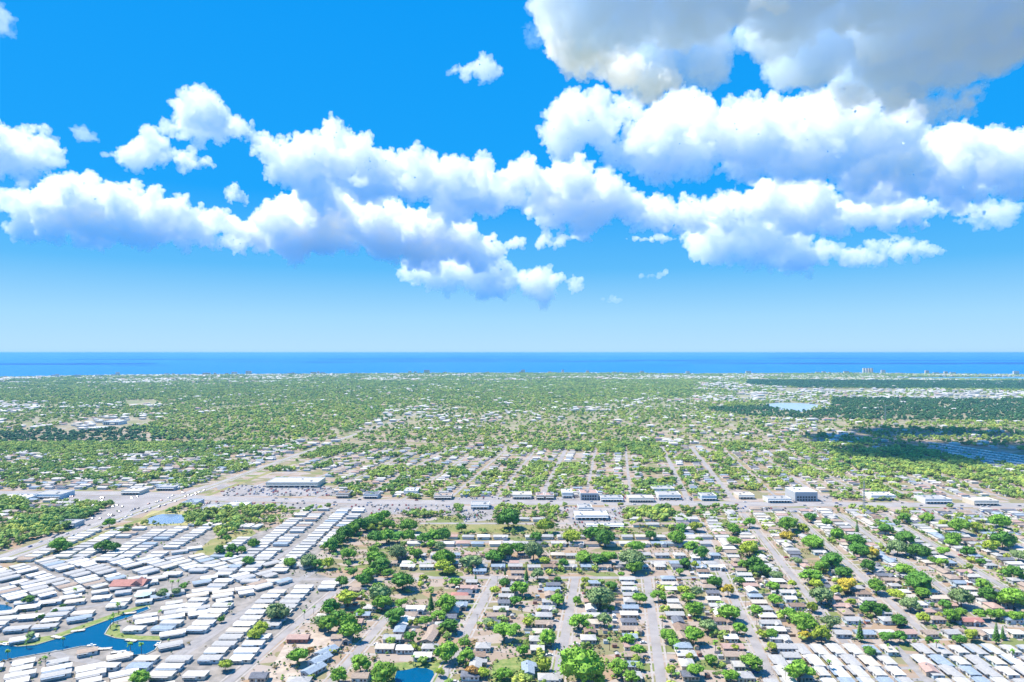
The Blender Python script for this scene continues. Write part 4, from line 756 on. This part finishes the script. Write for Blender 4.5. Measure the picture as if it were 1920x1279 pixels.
# parked rows past the first three hundred, by the hundred in the lots
pk = []
for poly in PARKING:
    P = PXY(poly); xs = [p[0] for p in P]; ys = [p[1] for p in P]; yy = min(ys)+6
    while yy < max(ys):
        xx = min(xs)
        while xx < max(xs):
            if rc.random() < (.3 if poly is not PARKING[0] else .07) and inside(P, [xx], [yy])[0]: pk.append((xx, yy))
            xx += 3.0
        yy += 9
    pk = [q for q in pk]
pk = [q for q in pk if mask([PXY(p) for p in PARKING], np.array([q[0]]), np.array([q[1]]))[0] and street_gap(np.array([q[0]]), np.array([q[1]]))[0] > 2]
mb = MB(); ms_ = [p[1] for p in paint]+[glass_m]
for (x, y) in pk:
    k_ = rc.randrange(len(paint)); 
    mb.add([(x-v.co.y, y+v.co.x, v.co.z+.1) for v in CB.vertices], [tuple(p.vertices) for p in CB.polygons], k_); mb.add([(x-v.co.y, y+v.co.x, v.co.z+.1) for v in CG.vertices], [tuple(p.vertices) for p in CG.polygons], len(paint))
print('cars', ncar, 'lot cars', len(pk)); tag(link('lot_car', mb.mesh('lot_car', *ms_)), kind='stuff')
# docks and moored boats on the canal
wood = mat('grey_dock_planks', (.50,.47,.42), var=.15, scale=1.5)
for i, (px, py, a, lab) in enumerate(((106,1196,-20,'wooden dock by the tan-roofed home on the far bank'), (146,1184,20,'dock at the middle of the far bank'), (15,1207,25,'dock at the left end of the far bank'), (246,1202,-15,'dock on the near side of the canal point'), (196,1218,10,'dock on the near bank, left one'), (222,1224,15,'dock on the near bank, right one'), (243,1151,20,'dock near the narrow head of the canal'))):
    X, Y = at(px, py); r = tag(link('dock', None, loc=(X, Y, 0), rz=R(a)), lab, 'dock', 'docks on the canal'); put(r, 'deck', MB().box(-4.5, 4.5, -1.6, 1.6, .62, .78).mesh('deck', wood), None)
    pm2 = MB().cone((0,0,-.2), (0,0,1.2), .12, .12, 5).mesh('piling', bark_m)
    for sx in (-4.2, 0, 4.2):
        for sy in (-1.45, 1.45): put(r, 'piling', pm2, None, (sx, sy, 0))
def boat_mesh():
    b = MB(); n = 6; st = [(-3,.9),(-1.5,1.05),(0,1.05),(1.4,.85),(2.4,.45),(3,.02)]
    b.add([(x, -w_*.6, .05) for x, w_ in st]+[(x, w_*.6, .05) for x, w_ in st]+[(x, -w_, .75) for x, w_ in st]+[(x, w_, .75) for x, w_ in st], [(i, i+1, n+i+1, n+i) for i in range(n-1)]+[(i, 2*n+i, 2*n+i+1, i+1) for i in range(n-1)]+[(n+i, n+i+1, 3*n+i+1, 3*n+i) for i in range(n-1)]+[(2*n+i, 3*n+i, 3*n+i+1, 2*n+i+1) for i in range(n-1)]+[(0, n, 3*n, 2*n)])
    return b.mesh('hull', trim_m), MB().box(-.8, .5, -.5, .5, .76, 1.6).mesh('console', trim_m), MB().box(-3.4, -3.0, -.2, .2, .1, 1.1).mesh('outboard_motor', mat('tyre_rubber', (.02,.02,.02)))
bh, bc, bmo = boat_mesh()
for (px, py, a, lab) in ((8,1209.5,-30,'small white boat moored at the left dock'), (172,1211.5,15,'small white boat moored on the near bank behind the white roofs'), (230,1225,30,'small white boat moored at the right near-bank dock'), (296,1209,80,'white boat at the right end of the canal')):
    X, Y = at(px, py); r = tag(link('boat', None, loc=(X, Y, 0), rz=R(a)), lab, 'boat', 'boats moored on the canal'); put(r, 'hull', bh, None); put(r, 'console', bc, None); put(r, 'outboard_motor', bmo, None)
# back-yard fences
FP = MB().box(-6, 6, -.05, .05, .05, 1.75).mesh('panel', trim_m); FQ = MB().box(-.08, .08, -.08, .08, 0, 1.9).mesh('post', trim_m); fence_ms = [trim_m, wood, mat('brown_fence_boards', (.27,.18,.11), var=.2, scale=1.5)]
for (X, Y, where) in hloc:
    if Y > 600 or rc.random() < .5: continue
    u = u_of(X, Y); st = min(STREETS, key=lambda q: abs(q[0]-u)); s = 1 if u > st[0] else -1; Xs, Ys = uv(st[0]+s*24.5, Y+7.2)
    if blocked(Xs, Ys): continue
    fm = rc.choice(fence_ms); r = tag(link('yard_fence', None, loc=(Xs, Ys, 0)), once('fence behind the house '+where), 'fence', 'fences between the yards'); put(r, 'panel', FP, fm)
    for q in (-6, -2, 2, 6): put(r, 'post', FQ, fm, (q, .12, 0))
# garden sheds
SB = MB().box(-1.6, 1.6, -1.3, 1.3, 0, 2.1).mesh('wall', wm[0]); SR = MB().gable(-1.8, 1.8, -1.5, 1.5, 2.1, 2.8, .1).mesh('roof', roofs['white'])
for (X, Y, where) in hloc:
    if Y > 640 or rc.random() < .45: continue
    u = u_of(X, Y); st = min(STREETS, key=lambda q: abs(q[0]-u)); s = 1 if u > st[0] else -1; Xs, Ys = uv(st[0]+s*rc.uniform(26.5, 29), Y+rc.uniform(-3, 3))
    if blocked(Xs, Ys): continue
    r = tag(link('garden_shed', None, loc=(Xs, Ys, 0), rz=rc.choice((0, 1.57))), once('shed behind the house '+where), 'shed', 'sheds in the back yards'); put(r, 'wall', SB, rc.choice(wm)); put(r, 'roof', SR, roofs[rc.choice(('white', 'pale grey', 'brown', 'blue-grey'))])
# ------------------------------------------------------------------ clouds: closed bodies of scattering droplets, lit by the sun and the sky
def lerp_profile(P, x):
    for (x0, y0), (x1, y1) in zip(P, P[1:]):
        if x <= x1: return y0+(y1-y0)*max(0, (x-x0))/(x1-x0)
    return P[-1][1]
def cloud_material(dens, tint):
    key = 'cloud_droplets_%g_%g' % (dens, tint[0])
    mt = bpy.data.materials.get(key)
    if not mt:
        mt = bpy.data.materials.new(key); mt.use_nodes = True; nt = mt.node_tree; nt.nodes.clear()
        v = nt.nodes.new('ShaderNodeVolumePrincipled'); v.inputs['Color'].default_value = (*tint, 1); v.inputs['Density'].default_value = dens; v.inputs['Anisotropy'].default_value = 0.0
        ou = nt.nodes.new('ShaderNodeOutputMaterial'); nt.links.new(v.outputs[0], ou.inputs['Volume'])
        mt.cycles.homogeneous_volume = True
    return mt
def cloud(label, D, top, bot, seed, alt=None, depth=1.0, vox=2.2, dens=0.03, disp=1.0, rmax=60, fill=1.0, erode=.29, tint=(.998,.998,.984)):
    """top and bot are the outlines of the cloud's upper and lower edge; its body is filled with round lobes.
    alt: the height of a flat base; then every lobe lies where that base height is seen."""
    rnd = random.Random(seed); bm = bmesh.new(); k = D/F
    x0, x1 = top[0][0], top[-1][0]; P = []
    x = x0
    while x < x1:                                            # lobes along the upper edge
        t, b = lerp_profile(top, x), lerp_profile(bot, x); h = max(4, b-t)
        r = min(h*.5, rmax)*rnd.uniform(.35, .8)
        P.append((x, t+r*1.0, r)); x += r*rnd.uniform(.5, 1.0)
    area = 0
    n = 24
    for i in range(n):
        xx = x0+(x1-x0)*(i+.5)/n; area += max(2, lerp_profile(bot, xx)-lerp_profile(top, xx))*(x1-x0)/n
    done = 0
    while done < area*1.6*fill:                              # lobes through the body
        x = rnd.uniform(x0, x1); t, b = lerp_profile(top, x), lerp_profile(bot, x); h = max(4, b-t)
        r = min(h*.5, rmax)*rnd.uniform(.4, 1.0); P.append((x, rnd.uniform(t+r, max(t+r+.1, b-r*.8)), r)); done += 3.14*r*r*.6
    if not alt:                                              # torn fragments round the edge
        for i in range(int(len(P)*.8)):
            x, y, r = rnd.choice(P); a = rnd.uniform(0, 6.283); P.append((x+math.cos(a)*r*1.25, y+math.sin(a)*r*1.15, r*rnd.uniform(.16, .4)))
    for (x, y, r) in P:
        t, b = lerp_profile(top, x), lerp_profile(bot, x)
        if alt:
            yb = lerp_profile(bot, x); d = alt*F/(HOR-y); kk = d/F; z = H+alt+r*kk*.75
            c = Vector(((x-CX)*kk, d, z)); rr = r*kk*1.15; sq = 1.15
        else:
            thick = min((b-t)*.5, rmax)*k*depth
            c = sky_pt(x, y, D); d = D+rnd.uniform(-1, 1)*thick; c.x *= d/D; c.z = H+(c.z-H)*d/D; c.y = d; rr = r*k; sq = .9
        bmesh.ops.create_icosphere(bm, subdivisions=2 if r < 12 else 3, radius=1.0, matrix=Matrix.Translation(c) @ Matrix.Diagonal((rr, rr, rr*sq, 1)))
        if alt and r > 18:                                   # a deep cloud: heads stand above its base
            for q in (.9,): bmesh.ops.create_icosphere(bm, subdivisions=3, radius=1.0, matrix=Matrix.Translation(c+Vector((rnd.uniform(-.4, .4)*rr, rr*.3*q, rr*q*1.1))) @ Matrix.Diagonal((rr*(1-.2*q), rr*(1-.2*q), rr, 1)))
    me = bpy.data.meshes.new('cloud'); bm.to_mesh(me); bm.free()
    o = bpy.data.objects.new('cloud', me); C.objects.link(o)
    o['label'] = label; o['category'] = 'cloud'; o['group'] = 'cumulus clouds in the sky'
    def remesh(v):
        m = o.modifiers.new('skin', 'REMESH'); m.mode = 'VOXEL'; m.voxel_size = v*k
    def push(size, st, dep, hard, mid):
        t = bpy.data.textures.new('billow', 'CLOUDS'); t.noise_scale = size*k; t.noise_depth = dep; t.noise_type = 'HARD_NOISE' if hard else 'SOFT_NOISE'
        m = o.modifiers.new('billow', 'DISPLACE'); m.texture = t; m.texture_coords = 'GLOBAL'; m.direction = 'NORMAL'
        m.strength = st*k*disp; m.mid_level = mid
    remesh(vox*1.6); push(75, 78, 5, 1, erode); push(26, 36, 4, 1, .31); remesh(vox); push(14, 17, 5, 1, .34); push(4.5, 7, 4, 0, .5)
    me.materials.append(cloud_material(dens, tint))
    return o
CLOUDS = [
 ('towering white cumulus cut off by the left edge of the sky', 3300, [(-160,230),(-80,212),(0,222),(35,230),(70,257),(92,278),(106,312)], [(-160,345),(0,345),(50,342),(106,322)], {}),
 ('long low cumulus bank over the left half of the sea, below the blue gap', 5500, [(-60,378),(0,364),(60,358),(125,333),(165,342),(200,352),(225,335),(240,364),(300,364),(345,378),(380,395),(410,402),(440,432),(455,440),(470,420),(490,440)], [(-60,410),(0,412),(40,430),(110,440),(200,462),(290,466),(370,465),(400,472),(450,462),(490,455)], {}),
 ('thin white shred under the left end of the long low bank', 5400, [(8,424),(50,418),(95,426)], [(8,428),(50,434),(95,430)], dict(dens=.02)),
 ('triangular white cumulus with a peaked top, high left of centre', 4000, [(285,245),(320,228),(340,200),(360,186),(375,198),(400,206),(430,220),(450,242),(495,268)], [(285,255),(330,260),(370,262),(400,270),(440,272),(495,276)], {}),
 ('ragged flat cloud just below the triangular peaked cumulus', 4200, [(180,286),(230,278),(275,262),(300,274),(340,278),(370,292),(408,308)], [(180,292),(230,304),(290,314),(350,320),(408,316)], dict(disp=.8)),
 ('small torn shred at the upper left tip of the ragged flat cloud', 4200, [(150,246),(165,252),(184,264)], [(150,252),(165,264),(184,274)], dict(dens=.012, disp=.7)),
 ('tiny white puff above the right end of the long low bank', 4800, [(420,366),(440,353),(455,363),(470,377)], [(420,370),(440,377),(470,381)], {}),
 ('large billowing cumulus in the centre with a lumpy top', 4300, [(495,265),(515,244),(535,262),(572,265),(585,250),(620,252),(650,240),(690,260),(710,286),(760,283),(800,294),(818,284),(840,304),(880,320),(920,325),(945,310),(975,305)], [(495,325),(530,345),(570,350),(600,348),(650,382),(700,388),(780,388),(850,400),(900,408),(975,395)], {}),
 ('lower deck of mottled cumulus beneath the large centre cumulus', 5600, [(490,384),(520,362),(560,364),(600,338),(640,350),(700,366),(760,380),(850,394),(890,442),(930,470)], [(490,410),(510,470),(560,484),(620,478),(680,476),(740,486),(800,496),(880,502),(930,495)], {}),
 ('lowest thin cumulus tail trailing toward the sea horizon', 8500, [(735,512),(800,476),(860,462),(890,456),(930,492),(945,486),(990,508),(1040,513),(1075,522),(1092,536)], [(735,516),(800,532),(850,550),(910,553),(960,548),(1020,547),(1092,542)], dict(dens=.014)),
 ('wide cumulus joining the centre cloud to the great right hand bank', 4700, [(940,315),(960,300),(1000,312),(1040,304),(1080,297),(1130,324),(1170,344),(1220,378),(1260,364),(1310,374),(1370,384)], [(940,350),(980,385),(1005,418),(1060,428),(1130,436),(1200,432),(1260,428),(1310,432),(1370,425)], {}),
 ('saddle shaped white cumulus below the big grey cloud', 3600, [(1045,230),(1070,182),(1100,194),(1130,210),(1150,214),(1180,194),(1210,192),(1232,205)], [(1045,272),(1080,286),(1110,281),(1150,260),(1200,238),(1232,222)], {}),
 ('great cumulus bank with soft grey hollows, right of centre', 3500, [(1140,284),(1180,245),(1220,205),(1250,190),(1300,200),(1360,200),(1400,180),(1440,175),(1490,195),(1512,170),(1560,170),(1600,186),(1650,205),(1700,220),(1740,245)], [(1140,292),(1200,320),(1240,345),(1300,348),(1400,346),(1500,343),(1580,346),(1650,338),(1740,300)], {}),
 ('bright cumulus heaped at the right edge of the sky', 3700, [(1580,335),(1620,296),(1670,294),(1715,246),(1750,238),(1800,241),(1850,238),(1900,238),(1960,242),(2080,245)], [(1580,368),(1650,374),(1700,376),(1800,362),(1900,354),(2080,350)], {}),
 ('cumulus with a broad flat blue-green base under the great bank', 4700, [(1340,372),(1440,346),(1480,348),(1520,354),(1580,364),(1650,370),(1740,370),(1800,382),(1850,395)], [(1340,392),(1410,420),(1500,430),(1600,436),(1700,433),(1800,413),(1850,402)], {}),
 ('lacy cumulus fringe hanging lowest on the right side of the sky', 6300, [(1300,470),(1320,444),(1340,384),(1380,354),(1420,374),(1440,415),(1500,450),(1600,460),(1700,450),(1778,468)], [(1300,480),(1340,502),(1400,510),(1500,503),(1550,488),(1650,495),(1700,488),(1778,474)], dict(dens=.016)),
 ('huge dark grey cloud base spread across the upper right sky', 2050, [(1030,-20),(1060,-60),(1300,-75),(1700,-75),(2300,-75)], [(1030,66),(1060,104),(1110,146),(1160,160),(1200,190),(1300,196),(1370,190),(1400,148),(1480,150),(1520,180),(1600,205),(1700,228),(1790,235),(1840,222),(1858,165),(1920,140),(2300,130)], dict(alt=800, vox=3, rmax=85, dens=.016, disp=.8, erode=.27, tint=(.82,.91,.98))),  # the absorbing tint puts the underside's blue-grey shade into the cloud's colour
 ('white billowing left edge of the dark grey cloud', 1800, [(1030,8),(1060,34),(1110,62),(1170,100)], [(1030,58),(1060,100),(1110,142),(1170,160)], dict(dens=.03)),
 ('bright lobes under the left part of the dark grey cloud', 1900, [(1165,130),(1200,108),(1240,112),(1275,140)], [(1165,160),(1200,186),(1240,188),(1275,180)], dict(dens=.03)),
 ('pale ragged lower right edge of the dark grey cloud', 1850, [(1580,172),(1640,178),(1700,186),(1790,178),(1845,148)], [(1580,184),(1640,198),(1700,210),(1790,216),(1845,198)], dict(dens=.012, tint=(.99,.995,.999))),
 ('bright white puff hanging against the dark grey cloud base', 1420, [(1395,12),(1420,-8),(1450,-14),(1490,8)], [(1395,20),(1420,30),(1460,30),(1490,20)], dict(disp=.6)),
 ('isolated small white cloud in the open blue at the top', 3000, [(846,132),(862,118),(890,114),(925,118),(938,138)], [(846,140),(880,151),(938,148)], {}),
 ('small flat lens of cloud left of the hanging cumulus base', 5000, [(1008,446),(1030,438),(1070,433),(1105,438)], [(1008,455),(1030,464),(1070,463),(1105,445)], {}),
 ('thin flat cloud strip right of the small flat lens', 5000, [(1170,446),(1220,441),(1275,446)], [(1170,449),(1220,456),(1275,451)], dict(disp=.6)),
 ('little white puff low over the sea, right of centre', 7000, [(1192,518),(1225,514),(1250,504),(1258,512)], [(1192,521),(1225,526),(1258,516)], dict(dens=.014, disp=.7)),
 ('faint flat wisp lowest over the sea, right of centre', 9000, [(1118,560),(1145,556),(1170,562)], [(1118,564),(1145,568),(1170,566)], dict(dens=.006, disp=.7)),
 ('feathery white curl at the right edge under the heaped cumulus', 5000, [(1800,414),(1840,376),(1862,372),(1880,390),(1912,388)], [(1800,420),(1850,421),(1890,408),(1912,393)], dict(dens=.014)),
 ('white sliver of cloud entering at the top left corner', 3000, [(-60,10),(0,12),(18,26)], [(-60,60),(0,50),(18,34)], dict(dens=.012)),
 ('small white puff just left of the flat lens', 5000, [(925,462),(960,450),(992,458)], [(925,466),(960,470),(992,462)], {}),
 ('torn white flecks drifting left of the big grey cloud', 2600, [(985,60),(1000,34),(1012,50),(1022,90)], [(985,72),(1000,80),(1012,105),(1022,100)], dict(dens=.006, fill=.35, disp=1.3)),
]
for i, (lb, D, tp, bt, kw) in enumerate(CLOUDS):
    if D > 2500: D *= 4; kw = dict(kw, dens=kw.get('dens', .03)*.145)
    cloud(lb, D, tp, bt, i+11, **kw)
